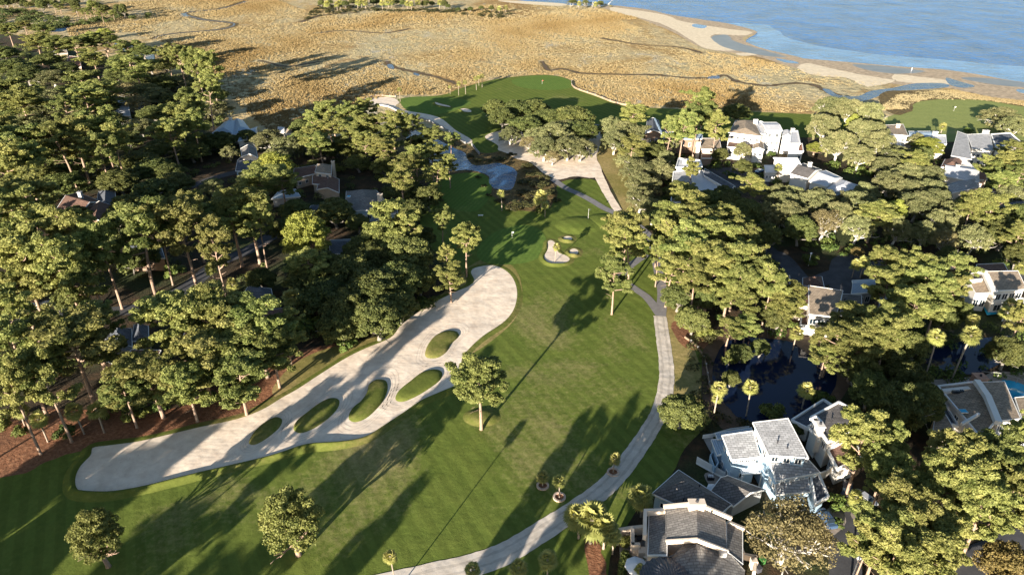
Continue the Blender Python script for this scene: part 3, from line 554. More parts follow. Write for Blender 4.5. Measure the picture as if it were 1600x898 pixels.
# table of trees: kind, crown centre in the photo (px, py), crown width px, height m
TREES='''
p 30 545 95 24|p 112 535 125 24|p 72 592 75 22|p 20 610 70 22|p 272 500 95 22|q 335 500 105 22|q 402 515 95 20|q 362 552 100 17|q 425 545 70 16|q 312 560 95 18|q 236 590 95 16|q 292 600 75 15|q 372 590 80 15|p 195 612 65 13|q 445 515 55 15|p 148 520 60 22|p 0 500 80 24
m 60 655 34 7|m 118 643 34 7|m 150 641 34 7|m 28 640 30 5|s 100 672 34 3|s 32 672 26 3|s 4 660 26 3|s 165 640 36 3|s 210 640 44 4|s 250 632 30 3|s 330 618 26 3
p 78 372 85 23|p 123 374 75 23|p 160 385 65 22|p 213 360 100 24|p 283 352 85 24|p 362 338 85 23|p 390 330 80 24|p 33 408 95 23|p 100 418 80 22|p 127 442 65 20|p 333 378 50 20|p 30 455 90 20|p 300 330 50 20|p 245 352 50 22|p 10 380 70 20
o 110 470 55 9|d 5 480 60 9|s 270 420 36 4|m 330 420 26 6|m 390 435 28 5|m 365 445 26 4|d 410 440 50 8|o 240 305 70 12|o 205 325 60 11|o 275 290 50 10|o 120 340 46 9|p 40 305 80 22|p 15 330 80 22|m 75 330 30 6|m 95 345 26 5|o 180 345 40 9
p 403 345 42 22|y 477 374 78 20|p 485 412 60 15|o 523 333 60 11|s 500 345 36 5|m 457 463 36 7|p 603 343 72 20|p 640 352 42 17|p 690 343 30 14|p 727 374 42 17|p 703 430 44 12|p 697 398 26 12|d 560 350 40 7|d 660 372 46 8|d 645 330 50 9|o 670 310 46 10
o 600 383 95 13|o 635 402 88 13|d 578 410 80 12|d 547 433 100 13|o 587 460 105 14|o 620 442 88 13|d 543 487 95 12|o 508 467 85 12|o 590 500 88 12|d 527 512 70 10|o 560 400 60 12|d 655 440 60 9|o 625 480 60 10|s 665 470 40 4|s 480 500 50 5|s 540 535 36 3|o 480 440 70 11|o 505 420 60 11|s 700 445 26 3
p 13 48 36 17|p 38 40 26 14|p 67 50 36 17|p 57 68 40 17|p 87 72 42 17|p 117 70 38 17|p 140 65 30 17|p 163 65 34 17|p 147 95 42 17|p 197 79 36 17|y 165 62 30 18|p 213 105 54 20|o 257 103 40 11|p 281 92 32 20|p 307 100 36 21|p 328 104 36 21|p 262 92 26 18|l 283 128 54 10|o 317 134 54 10|o 253 133 50 11|p 127 132 56 20|p 133 152 50 18|p 162 143 42 17|o 20 107 60 13|p 13 143 60 20|o 43 117 50 13|p 33 160 60 19|l 83 122 50 11|l 80 155 52 11|l 60 175 58 12|b 200 143 52 12|l 227 145 50 11|l 247 150 44 11|b 213 165 44 11|p 280 182 48 20|p 303 198 36 18|p 267 208 46 18|l 333 172 52 10|o 285 222 50 9|o 300 238 48 9|o 240 265 60 10|o 187 284 56 11|p 117 213 58 22|p 97 220 50 22|p 143 207 46 21|p 160 203 50 22|p 178 222 42 20|p 20 228 70 22|p 13 262 70 22|p 36 250 60 21|o 83 258 56 11|p 60 228 50 20|o 10 180 60 12|l 40 195 60 11|p 100 170 40 17|o 165 172 50 10|o 185 120 50 10|o 215 125 46 10|o 100 110 46 11|o 75 95 44 11|o 5 85 44 12|l 110 150 46 10|l 130 185 50 10|o 170 190 46 10|l 220 200 50 10|o 240 180 46 10|o 200 220 50 9|o 250 235 50 9|o 150 250 56 10|o 215 255 56 10|o 265 272 46 9|o 120 260 56 10|o 60 280 60 11|o 100 290 60 10|p 155 235 44 20|o 340 150 34 8|p 8 205 50 20|o 190 95 36 10|o 225 82 36 10|o 236 104 40 10|o 300 150 44 9|o 270 158 44 9
p 322 146 36 24|p 296 166 34 22|o 385 215 30 8|l 330 293 34 7|o 345 222 44 10|o 325 225 44 10|l 420 220 54 11|l 447 232 56 11|l 430 248 48 10|y 428 264 62 15|p 410 280 58 17|p 440 284 52 17|l 385 280 30 7|l 358 240 26 7|o 470 220 44 10|o 380 300 44 9|o 300 320 50 9|o 350 320 50 9|o 460 330 50 9|d 440 360 46 8|p 380 310 36 16
p 487 190 36 18|p 520 178 46 20|p 515 202 50 18|p 543 182 42 20|p 567 172 42 19|p 580 198 52 19|p 555 205 46 18|p 613 194 50 20|p 612 215 46 18|p 640 200 42 19|p 600 234 52 16|p 673 213 42 13|p 704 220 24 11|p 675 242 50 15|p 702 258 28 13|p 640 264 56 16|p 628 284 58 16|p 680 274 42 14|p 650 246 46 16|p 485 215 40 15|o 540 232 50 9|o 505 235 50 9|o 575 235 46 9|o 600 262 44 9|o 470 200 36 9|p 500 225 44 15|o 560 255 40 8|s 525 262 30 4|o 640 300 50 9|s 615 300 36 5|p 570 222 40 16|o 650 226 36 9
d 810 174 48 10|o 833 172 48 10|o 857 188 50 10|o 822 200 50 10|d 893 187 62 11|o 907 207 52 10|l 867 213 56 11|l 850 232 46 10|l 887 231 48 10|l 907 234 44 9|b 863 246 30 7|l 797 212 32 8|o 775 172 40 10|o 785 185 40 10|l 880 205 46 10|l 840 215 40 9|o 910 190 34 10|b 828 225 36 8
p 987 181 42 17|l 957 200 50 12|l 980 207 54 12|l 1007 212 44 11|l 960 223 46 11|p 987 230 44 16|l 1000 268 62 11|l 1030 268 52 11|l 1005 290 58 10|l 985 250 50 11|p 1067 202 48 18|p 1100 168 46 20|p 1090 188 46 18|o 1150 178 46 11|p 1120 197 34 17|l 1047 228 28 9|p 1080 267 30 14|p 1072 302 34 13|l 1160 237 26 9|p 1177 292 46 14|o 1160 262 30 8|o 1125 243 26 7|o 1060 300 40 10|p 1045 205 34 17|o 1020 240 40 11|l 1040 250 30 9|s 1205 240 14 3|s 1180 240 12 3|l 965 210 36 11|o 1130 310 50 10
l 1327 178 58 12|l 1287 200 52 12|l 1302 172 58 12|l 1357 182 50 12|y 1333 198 26 13|l 1360 213 58 12|l 1310 227 56 12|l 1373 228 50 11|l 1343 246 48 11|l 1400 247 48 11|y 1273 232 28 6|y 1293 234 22 6|y 1450 231 46 10|l 1433 222 30 9|p 1433 253 50 13|l 1417 276 58 11|l 1390 288 54 11|l 1450 278 56 11|l 1563 184 60 11|l 1582 200 48 11|l 1533 244 28 7|p 1583 234 42 13|p 1577 258 50 14|p 1593 274 48 14|m 1473 198 16 9|l 1240 312 50 11|l 1283 314 50 11|l 1215 305 40 10|m 1218 262 16 7|l 1352 303 40 10|l 1326 316 44 10|s 1514 203 16 3|o 1440 246 36 10|l 1385 262 44 10|p 1545 262 44 13|l 1340 210 44 12|l 1455 300 50 11|l 1420 300 50 11|p 1565 285 40 13
l 1233 338 58 12|l 1220 320 56 12|l 1273 320 58 12|b 1287 350 56 12|l 1310 340 50 12|l 1340 320 58 12|p 1367 334 60 14|l 1340 357 50 11|y 1397 336 36 12|l 1433 322 60 12|l 1460 318 54 12|l 1443 367 48 10|b 1475 378 44 10|l 1520 374 54 11|p 1553 322 54 17|p 1517 327 46 16|o 1567 367 56 11|s 1267 405 26 4|m 1350 410 24 6|m 1336 414 22 5|p 1387 412 50 17|p 1427 424 60 18|p 1440 444 68 18|p 1387 444 60 16|p 1427 478 76 17|p 1467 468 54 16|p 1490 424 56 17|p 1493 452 40 15|p 1327 497 60 13|p 1380 507 60 17|p 1300 532 76 14|p 1343 534 78 15|p 1387 532 56 17|p 1290 555 46 9|p 1217 462 58 13|p 1230 478 58 12|p 1203 448 50 18|m 1467 528 32 14|m 1514 523 34 15|d 1573 553 60 9|p 1593 500 40 14|m 1583 478 28 8|m 1575 490 26 7|m 1597 420 22 6|o 1383 568 60 10|o 1420 545 60 10|o 1340 580 50 9|r 1420 590 30 5|o 1530 372 40 9|o 1590 340 50 11|l 1200 338 46 12|l 1490 335 46 11|l 1580 310 44 11|p 1590 365 40 14|o 1250 360 50 11|o 1200 370 44 10|l 1400 360 46 11|o 1480 400 30 7|l 1545 345 50 11|o 1210 500 46 9|m 1245 520 26 6|o 1475 500 44 9|o 1500 490 36 8|m 1520 500 26 7|r 1340 395 22 4|o 1590 400 40 9|l 1470 350 48 11
p 980 358 58 20|p 987 382 54 18|p 966 371 40 16|p 961 428 52 17|l 1000 312 46 11|l 1020 330 40 10|p 1047 343 58 18|p 1077 322 56 18|p 1085 357 76 20|p 1047 377 58 18|p 1073 388 76 20|p 1117 374 76 20|p 1160 378 60 19|p 1113 411 76 20|p 1153 411 70 20|p 1047 421 56 16|p 1173 408 44 18|o 1167 335 56 12|p 1140 443 68 15|p 1167 443 50 18|p 1087 434 58 17|d 1060 467 58 8|d 1083 502 56 8|p 1160 473 58 12|p 1167 508 58 8|p 1140 510 48 8|p 1125 345 56 18|o 1110 320 50 12|p 1030 360 36 17|p 1030 395 34 15|p 1190 430 44 18|o 1140 325 50 12|s 1100 515 30 4|d 1100 470 40 8|p 1130 350 46 18
d 1065 645 78 8|o 225 404 50 9|o 204 410 40 8|d 1142 592 32 4.5|d 1158 553 40 5|d 1188 545 34 5|m 1123 606 28 9|m 1175 606 28 9|m 1121 622 20 5|s 1205 640 40 4|s 1140 560 26 4|s 1150 690 30 3|m 1260 610 30 6|s 1285 620 40 4|d 1240 670 30 4
b 1232 836 142 13|p 1350 688 84 19|p 1392 702 60 17|p 1380 742 60 16|d 1402 640 96 12|o 1360 612 60 11|o 1440 632 66 11|d 1420 600 70 10|p 1480 712 80 19|p 1520 742 96 19|p 1560 722 88 19|p 1590 692 50 18|p 1480 768 76 18|p 1540 790 86 18|p 1585 770 70 18|p 1420 808 92 18|p 1355 850 56 15|q 1428 775 56 16|p 1380 832 86 17|p 1440 860 105 17|p 1390 872 72 17|r 1570 885 86 9|m 1490 815 40 7|s 1305 780 36 3|s 1330 790 30 2.5|s 1310 815 20 2|m 1335 775 30 4|p 1470 830 70 16
z 152 843 76 13|z 456 818 94 15|p 750 594 84 17.5
m 925 813 66 6.4|m 946 824 52 6|m 906 808 48 6|m 934 798 46 6.5|m 960 838 34 5|m 1006 775 50 6|m 612 868 26 10|m 738 889 30 6|m 811 886 34 6|m 856 873 38 6|m 784 302 16 8|m 846 310 30 6|m 852 322 16 5|s 842 328 12 2.5|m 624 140 9 8|s 1005 882 26 3|m 1000 890 20 3
m 868 386 15 6|k 822 258 26 1.6|k 832 270 34 2|k 822 284 30 1.8|k 815 300 30 2|k 840 288 40 2.2|k 835 305 40 2|k 815 318 40 2|k 845 320 30 2|k 858 300 30 2|k 800 325 34 2|k 852 278 24 1.8|k 720 230 14 1.5|k 735 244 16 1.5|k 706 224 14 1.5|k 748 250 18 1.5|k 763 251 16 1.2|k 780 247 24 1.6|k 757 290 12 1.3|k 764 304 12 1.3|k 748 276 12 1.2|k 870 312 20 1.8|k 780 312 24 1.8|k 800 240 20 1.5
'''
RINGED=[(848,742,25,2.9,759),(874,750,25,4.9,777),(958,712,24,3.9,738)]
# the far shore line of trees, and palms standing on the marsh island
rg=random.Random(5)
FAR=[('p' if rg.random()<.4 else 'o',x+rg.uniform(-4,4),8+12*(x/250)+rg.uniform(-5,5)-(6 if x<120 else 0),rg.uniform(12,20),rg.uniform(9,15)) for x in range(4,200,9)]
FAR+=[('p',143,8,18,16),('o',188,19,10,8),('o',160,17,10,7),('p',119,14,12,11)]
FAR+=[(rg.choice('oom'),x+rg.uniform(-3,3),9-3*math.sin((x-480)/230*3.1)+rg.uniform(-1.5,2)-2,rg.uniform(9,15),rg.uniform(6,10)) for x in range(500,700,8)]
FAR+=[(rg.choice('mo'),x,13+rg.uniform(-3,3),9,rg.uniform(5,7)) for x in (700,716,735,752,768,780,790)]
FAR+=[('o',895,3,14,7),('m',905,6,10,7),('o',938,6,11,7),('m',930,7,10,6),('o',915,4,10,6)]
FAR+=[('m',716,131,9,8),('m',727,129,9,8),('m',744,123,9,8),('m',753,119,9,8),('m',748,121,8,6),('m',703,136,6,5)]
# trees beyond the lower edge, whose shadows cross the fairway: kind, x m, y m, height m
OFF=[('z',-66,37,20,4.6),('z',-61.5,16,20,3.6),('p',-75.5,60,24,3.4),('p',-79,43,20,3.2),('z',-25,38,20,2.2),('m',-17,47.5,17,2.4),('z',-19,34,22,2.4),('p',-21,21,20,2.8),('p',-6,28,20,5),('p',-2,14,21,6),('p',-13,8,22,4),
 ('o',-116,58,15,9),('o',-110,34,14,9),('p',-118,20,22,7),('p',-106,2,18,7),('p',-125,45,22,7),('o',-104,-2,14,9),('p',-126,70,22,7),('p',-95,-14,20,7),('p',-112,-10,22,7),('p',-128,5,22,7),('p',-104,62,20,4.5),('o',-95,10,13,8),('o',-86,18,10,7)]
KIND={'z':('pine_tree','dense rounded pine','pine',''),'q':('pine_tree','full crowned pine','pine',''),'p':('pine_tree','tall pine','pine','crown of tufted yellow-green needles'),'y':('pine_tree','bright lime green pine','pine',''),'o':('oak_tree','dark green leafy tree','tree',''),'d':('oak_tree','dense dark rounded tree','tree',''),'l':('live_oak','grey-green live oak','live oak',''),'b':('bare_oak','pale grey thinly leaved tree','tree',''),'r':('rust_tree','rusty brown leaved tree','tree',''),'s':('shrub','low green shrub','shrub',''),'k':('marsh_bush','brown marsh bush','bush',''),'m':('palm_tree','sabal palm','palm tree','')}
LAND=[('the cream chimney grey roof house',565,312),('the pale blue metal roof house',368,202),('the small gabled cottage',392,250),('the tan hip roof house',490,275),('the rust brown gabled house',130,318),('the shaded slate roof house',205,515),('the brown roof house at the bunker woods',215,570),('the red roof house at the oak grove',420,470),('the dark low roof house',540,378),('the parked white vans',45,478),('the left end of the big bunker',135,735),('the middle of the big bunker',480,640),('the top end of the big bunker',770,440),('the blue creek',740,262),('the marsh edge water pools',215,80),('the left corner of the marsh',40,60),('the terracotta roof shed',118,88),('the red brick ruin clearing',100,172),('the boot shaped bunker',868,395),('the near putting green',800,385),('the oak shaded sand waste',860,240),('the far left green',685,163),('the far flagstick green',847,130),('the tan roof white townhouse',1160,212),('the twin arched window townhouse',1208,210),('the terracotta balcony townhouse',1242,225),('the white shed roof row house',1265,272),('the white terraced house',1085,285),('the blue canopied townhouse',1020,200),('the dark brown townhouse row',1080,220),('the curved white wall townhouse',1405,215),('the grey sided gable house',1510,225),('the whitewashed roof cottage',1510,278),('the tan gable house above the swimming pool',1550,445),('the tan square roof house',1285,470),('the grey garage house',1355,445),('the dark lagoon',1215,590),('the light blue house',1195,700),('the white walled dark roof house',1300,665),('the tan split roof house',1520,630),('the grey shingle house with peach walls',1080,840),('the dark shingle garage',1075,765),('the cart path junction',1032,490),('the cart path bend',1010,675),('the bottom end of the cart path',790,868),('the car park loop',1250,415),('the corner road',1560,870),('the left asphalt road',340,412),('the driveway cars',1345,780),('the right green',1475,170),('the brackish creek inlet',1380,150),('the far marsh island',600,8),('the beach driftwood',920,8),('the asphalt path fork',972,340),('the upper left woods road',300,290),('the middle of the fairway',780,640),('the lower left fairway',300,850)]
ORD=['nearest','second nearest','third nearest','fourth nearest','fifth nearest','sixth nearest','seventh nearest','eighth nearest','ninth nearest','tenth nearest']
items=[]
for row in TREES.replace('\n','|').split('|'):
    if row.strip():
        a=row.split(); items.append([a[0]]+[float(v) for v in a[1:]])
items+=[list(f) for f in FAR]
LIM=len(items)
rt=random.Random(7); GROUPS={'z':'dense rounded pines','q':'full crowned pines','p':'pines of the golf course woods','y':'lime green pines','o':'dark leafy trees of the woods','d':'dense rounded trees','l':'grey-green live oaks','b':'pale grey thinly leaved trees','r':'rusty leaved trees','s':'green shrubs','k':'brown bushes round the creek','m':'sabal palms'}
def place(kind,loc,rad,h,label,group,name=None,lead=None):
    crown,trunk,r0,zc,h0=PROTO[kind][rt.randrange(len(PROTO[kind]))]
    sx=rad/r0; sz=h/h0
    if kind in 'pqzyold': sx=min(max(sx,.45*sz),1.9*sz)
    o=empty(name or KIND[kind][0],loc,rt.uniform(0,6.283)); o.scale=(sx,sx*rt.uniform(.92,1.08),sz)
    tag(o,label,KIND[kind][2],group)
    for nm,me in (('crown',crown),('trunk',trunk)):
        c=bpy.data.objects.new(nm,me); COL.objects.link(c); c.parent=o
        if kind=='m' and nm=='crown': q=sx/sz; c.scale.z=q; c.location.z=zc*(1-q)
    return o
def used_height(kind): return PROTO[kind][0][3]/PROTO[kind][0][4]
# labels: which landmark, which side of it, and how near
rel={}
for i,(k_,x,y,w_,h) in enumerate(items):
    best=min(LAND,key=lambda L:math.hypot((L[1]-x)/1.3,(L[2]-y))+(0 if L[1] else 0))
    dx,dy=x-best[1],y-best[2]; side=('left of' if dx<0 else 'right of') if abs(dx)>abs(dy)*1.2 else ('behind' if dy<0 else 'in front of')
    rel.setdefault((k_,best[0],side),[]).append((math.hypot(dx,dy),i))
LBL={}
for (k_,nm,side),lst in rel.items():
    lst.sort()
    for j,(d,i) in enumerate(lst):
        LBL[i]=f"{KIND[k_][1]} {side} {nm}"+('' if len(lst)==1 else ', '+ORD[min(j,9)])
LBL_FIX={(152,843):'small lone pine leaning over the shaded lower left fairway corner',(456,818):'lone bushy pine on the open lower fairway',(750,594):'lone spreading pine on a round grass mound mid fairway',(961,428):'tall bare trunked pine beside the cart path fork, nearest the fairway',(1232,836):'big pale olive thinly leaved tree next to the peach walled house',(1065,645):'round dark olive tree leaning over the cart path bend',(612,868):'single slim palm standing alone at the bottom fairway edge',(477,374):'bright lime round topped pine left of the oak grove'}
TRUNKBASE={}
for i,(k_,x,y,w_,h) in enumerate(items):
    if k_ in 'pq' and x<335 and 60<y<420: h*=(1.42 if x>240 and y<130 else 1.18)
    if k_ in 'pl' and 1040<x<1420 and 150<y<235: h*=1.3
    if k_ in 'lod' and 765<x<925 and 160<y<250: h*=1.15; w_*=1.14
    if k_ in 'p' and 560<x<700 and 160<y<290: w_*=.88
    z=h*used_height(k_); c=P(x,y,z); w_*=(1.15 if x<420 and y<300 and y>40 else 1); rad=max(.5,w_/2*mpp(x,y,z))*(1.06 if k_ in 'pqzyol' else 1)
    place(k_,(c.x,c.y,0.0),rad,h,LBL_FIX.get((int(x),int(y)),LBL[i]),GROUPS[k_])
for (x,y,w_,h,by),lab in zip(RINGED,('shortest palm in a stone ring on the fairway, leftmost of three','thick trunked palm in a pale stone ring, middle of three','palm in a dark stone ring beside the cart path, rightmost of three')):
    b=P(x,by); place('m',(b.x,b.y,0),w_/2*mpp(x,y,h),h,lab,GROUPS['m'])
    t=tag(empty('stone_ring',(b.x,b.y,0)),{0:'low ring of stone blocks round the leftmost short palm',1:'low ring of stone blocks round the middle thick palm',2:'low ring of stone blocks round the palm beside the path'}[(x>850)+(x>900)],'stone ring','stone rings round the short palms')
    bm=bmesh.new()
    for j in range(18):
        a=j*6.2832/18; mt=Matrix.Translation((1.05*math.cos(a),1.05*math.sin(a),.16))@Matrix.Rotation(a,4,'Z')@Matrix.Diagonal((.4,.38,.3,1)); bmesh.ops.create_cube(bm,size=1,matrix=mt)
    from_bm('blocks',bm,M['stone_ring'],t)
    bm=bmesh.new(); bmesh.ops.create_circle(bm,cap_ends=True,radius=.95,segments=20,matrix=Matrix.Translation((0,0,.12))); from_bm('soil',bm,M['straw'],t)
for k_,x,y,h,r in OFF: place(k_,(x,y,0),r,h,'tall tree standing beyond the bottom edge of the view, seen only by its shadow','trees beyond the lower edge of the view')
# undergrowth: low leaf clumps through the shaded woods, one mass
rng=np.random.default_rng(9)
def scatter(name,poly,n,r0,r1,mat,avoid,per,ls,lab,seed,hz=.6):
    rng=np.random.default_rng(seed); ps=[P(a,b) for a,b in poly]; xs=[p.x for p in ps]; ys=[p.y for p in ps]; cl=[]
    def inside(x,y):
        c=False
        for i in range(len(ps)):
            a,b=ps[i],ps[i-1]
            if (a.y>y)!=(b.y>y) and x<(b.x-a.x)*(y-a.y)/(b.y-a.y)+a.x: c=not c
        return c
    while len(cl)<n:
        x=rng.uniform(min(xs),max(xs)); y=rng.uniform(min(ys),max(ys))
        if not inside(x,y) or any(abs(x-ax)<ar and abs(y-ay)<ar for ax,ay,ar in avoid): continue
        r=rng.uniform(r0,r1); cl.append((x,y,r*hz*.6,r,r*rng.uniform(.8,1.2),r*hz,rng.uniform(.1,.9)))
    me=leaves(name,cl,ls,per,rng,.5); o=link(name,me,M[mat]); tag(o,lab,'undergrowth',None,'stuff')
AV=[]
for (px_,py_,r_) in ((60,500,9),(150,490,9),(230,478,9),(290,450,9),(340,412,9),(390,390,9),(440,360,9),(262,300,8),(300,290,8),(345,275,8),(565,320,13),(205,520,12),(215,575,12),(420,470,12),(130,325,12),(490,285,13),(540,380,11),(392,262,8),(370,205,14),(1215,398,9),(1260,430,11),(1320,425,11),(1400,412,9),(1460,412,9),(1530,425,8),(1285,480,12),(1550,455,13),(1355,450,10),(1400,412,8),(1110,285,9),(1180,295,9),(1000,310,5),(1170,575,9),(1230,580,10),(1270,600,8),(1190,620,9),(1240,635,8),(1150,600,6)):
    p=P(px_,py_); AV.append((p.x,p.y,r_))
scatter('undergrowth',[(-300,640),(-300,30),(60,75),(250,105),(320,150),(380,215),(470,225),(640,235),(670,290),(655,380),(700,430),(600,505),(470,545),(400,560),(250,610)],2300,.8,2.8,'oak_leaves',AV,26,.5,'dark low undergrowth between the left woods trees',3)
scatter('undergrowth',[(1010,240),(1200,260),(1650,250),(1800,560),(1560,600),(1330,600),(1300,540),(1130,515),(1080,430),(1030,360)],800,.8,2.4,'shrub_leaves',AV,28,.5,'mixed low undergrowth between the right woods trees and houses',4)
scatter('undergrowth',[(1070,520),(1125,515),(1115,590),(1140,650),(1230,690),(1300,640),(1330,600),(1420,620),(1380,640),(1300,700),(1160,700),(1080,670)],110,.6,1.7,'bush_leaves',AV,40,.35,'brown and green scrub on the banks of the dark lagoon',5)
scatter('marsh_scrub',[(495,8),(600,16),(720,16),(800,22),(790,30),(700,22),(560,20),(500,26),(470,34),(490,18)],170,1.,3.2,'bush_leaves',[],14,.9,'scrubby brown bushes along the far marsh island',6)
scatter('marsh_scrub',[(-100,25),(20,15),(100,30),(240,22),(230,30),(100,44),(60,50),(-100,52)],260,1.5,4.5,'oak_leaves',[],12,.9,'dark scrub along the far upper left tree line',7)
scatter('marsh_scrub',[(885,3),(960,9),(955,12),(880,7)],30,1,2.5,'grey_leaves',[],14,.6,'pale driftwood scrub at the sandy beach tip',8)
# ================================================================ BUILDINGS
def bx(bm,c,s,rz=0,tilt=None):
    mt=Matrix.Translation(c)@Matrix.Rotation(rz,4,'Z')@(tilt or Matrix())@Matrix.Diagonal((s[0],s[1],s[2],1)); bmesh.ops.create_cube(bm,size=1,matrix=mt)
class House:
    def __init__(s,label,quad0,z0,cat='house',name='house'):
        c=sum((P(a,b,z0) for a,b in quad0),Vector())/len(quad0); s.c=Vector((c.x,c.y,0)); s.r=tag(empty(name,s.c),label,cat)
        s.quad0=quad0
    def put(s,name,bm,mat,parent=None,smooth=False): return from_bm(name,bm,M[mat],parent or s.r,smooth=smooth)
    def block(s,quad,z,style='flat',rh=1.5,wall='white_wall',roof='roof_grey',zb=0,th=.22,inset=.45,par=None,wins=(),fascia='trim',apex=None,rname='roof'):
        n=len(quad); zz=z if isinstance(z,(list,tuple)) else [z]*n
        W=[P(a,b,h)-s.c for (a,b),h in zip(quad,zz)]
        if area2(W)<0: W.reverse(); rev=True
        cen=sum(W,Vector())/n
        def surf(Q):
            c=sum(Q,Vector())/len(Q); up=Vector((0,0,rh))
            if style=='gx': a=(Q[0]+Q[3])/2+up; b=(Q[1]+Q[2])/2+up; return Q+[a,b],[(0,1,5,4),(2,3,4,5)],[0,1,5,2,3,4]
            if style=='gy': a=(Q[0]+Q[1])/2+up; b=(Q[2]+Q[3])/2+up; return Q+[a,b],[(1,2,5,4),(3,0,4,5)],[0,4,1,2,5,3]
            if style=='hip':
                lx=((Q[0]+Q[3])/2-(Q[1]+Q[2])/2).length; ly=((Q[0]+Q[1])/2-(Q[2]+Q[3])/2).length
                if lx>=ly: m,q=(Q[0]+Q[3])/2,(Q[1]+Q[2])/2; k_=min(.5,ly/lx/2)*.95; a=m.lerp(q,k_)+up; b=q.lerp(m,k_)+up; return Q+[a,b],[(0,1,5,4),(1,2,5),(2,3,4,5),(3,0,4)],[0,1,2,3]
                m,q=(Q[0]+Q[1])/2,(Q[2]+Q[3])/2; k_=min(.5,lx/ly/2)*.95; a=m.lerp(q,k_)+up; b=q.lerp(m,k_)+up; return Q+[a,b],[(0,1,4),(1,2,5,4),(2,3,5),(3,0,4,5)],[0,1,2,3]
            if style in('pyr','cone'): a=(apex-s.c) if apex is not None else c+up; m=len(Q); return Q+[a],[(i,(i+1)%m,m) for i in range(m)],list(range(m))
            return Q,[tuple(range(len(Q)))],list(range(len(Q)))
        # walls, standing a little inside the eaves
        def shr(d): 
            out=[]
            for p in W:
                v=Vector((p.x-cen.x,p.y-cen.y,0)); L=v.length; out.append(Vector((cen.x,cen.y,p.z))+v*max(.3,(L-d)/L))
            return out
        V,F,B=surf(shr(inset*1.4)); bm=bmesh.new(); vv=[bm.verts.new(v-Vector((0,0,.06))) for v in V]
        for f in F: bm.faces.new([vv[i] for i in f])
        lo=[bm.verts.new((V[i].x,V[i].y,zb)) for i in B]
        for i in range(len(B)): bm.faces.new((vv[B[i]],vv[B[(i+1)%len(B)]],lo[(i+1)%len(B)],lo[i]))
        s.put('wall',bm,wall)
        V2,F,B=surf(W); bm=bmesh.new(); vv=[bm.verts.new(v+Vector((0,0,th))) for v in V2]; ll=[bm.verts.new(v+Vector((0,0,.02))) for v in V2]
        for f in F: bm.faces.new([vv[i] for i in f]); bm.faces.new([ll[i] for i in reversed(f)])
        for i in range(len(B)): bm.faces.new((vv[B[i]],vv[B[(i+1)%len(B)]],ll[B[(i+1)%len(B)]],ll[B[i]]))
        ro=s.put(rname,bm,roof)
        # fascia / parapet along the rim
        bm=bmesh.new()
        ph=(par or .1); pw=.35 if par else .12
        for i in range(len(B)):
            p,q=V2[B[i]],V2[B[(i+1)%len(B)]]; d=q-p; L=d.length
            if L<.3: continue
            mt=Matrix.Translation((p+q)/2+Vector((0,0,th+ph/2-.12 if par else th/2)))@d.to_track_quat('X','Z').to_matrix().to_4x4()@Matrix.Diagonal((L+.1,pw,(ph+.3 if par else th+.14),1)); bmesh.ops.create_cube(bm,size=1,matrix=mt)
        s.put('parapet' if par else 'fascia',bm,fascia)
        Q=shr(inset*1.4)
        for (e,nw,sill,ww,wh) in wins: s.windows(Q[e%n],Q[(e+1)%n],nw,sill,ww,wh)
        return ro
    def windows(s,p,q,nw,sill,ww,wh):
        d=Vector((q.x-p.x,q.y-p.y,0)); L=d.length; d.normalize(); out=Vector((d.y,-d.x,0)); an=math.atan2(d.y,d.x)
        ww=min(ww,L/nw*.8)
        for i in range(nw):
            c=Vector((p.x,p.y,0))+d*L*(i+.5)/nw+out*.04; c.z=sill+wh/2
            bm=bmesh.new()
            for dx,dz,sx,sz in ((0,wh/2,ww+.2,.12),(0,-wh/2,ww+.3,.12),(-ww/2,0,.12,wh),(ww/2,0,.12,wh),(0,0,.06,wh)): bx(bm,c+d*dx+Vector((0,0,dz))+out*.03,(sx,.12,sz),an)
            f=s.put('window',bm,'trim')
            bm=bmesh.new(); bx(bm,c,(ww,.05,wh),an); from_bm('pane',bm,M['glass'],f)
    def chimney(s,px,py,zt,w_=1.2,d_=1.2,mat='stucco',zb=0,parent=None):
        c=P(px,py,zt)-s.c; bm=bmesh.new(); bx(bm,(c.x,c.y,(zt+zb)/2),(w_,d_,zt-zb)); bx(bm,(c.x,c.y,zt+.06),(w_+.3,d_+.3,.18)); ch=s.put('chimney',bm,mat,parent)
        bm=bmesh.new(); bmesh.ops.create_cone(bm,cap_ends=True,segments=10,radius1=.28,radius2=.2,depth=.5,matrix=Matrix.Translation((c.x,c.y,zt+.38))); from_bm('flue',bm,M['dark_metal'],ch)
    def beam(s,name,pts,w_,h_,mat):
        bm=bmesh.new(); W=[P(*p)-s.c for p in pts]
        for p,q in zip(W,W[1:]):
            d=q-p; mt=Matrix.Translation((p+q)/2)@d.to_track_quat('X','Z').to_matrix().to_4x4()@Matrix.Diagonal((d.length+w_*.6,w_,h_,1)); bmesh.ops.create_cube(bm,size=1,matrix=mt)
        return s.put(name,bm,mat)
    def box(s,name,px,py,z,size,mat,rz=0):
        c=P(px,py,z)-s.c; bm=bmesh.new(); bx(bm,(c.x,c.y,z-size[2]/2),size,rz); return s.put(name,bm,mat)
    def vents(s,spots):
        for px,py,z in spots:
            c=P(px,py,z)-s.c; bm=bmesh.new(); bmesh.ops.create_cone(bm,cap_ends=True,segments=8,radius1=.13,radius2=.13,depth=.6,matrix=Matrix.Translation(c)); bmesh.ops.create_cone(bm,cap_ends=True,segments=8,radius1=.22,radius2=.05,depth=.15,matrix=Matrix.Translation(c+Vector((0,0,.35)))); s.put('roof_vent',bm,'dark_metal')
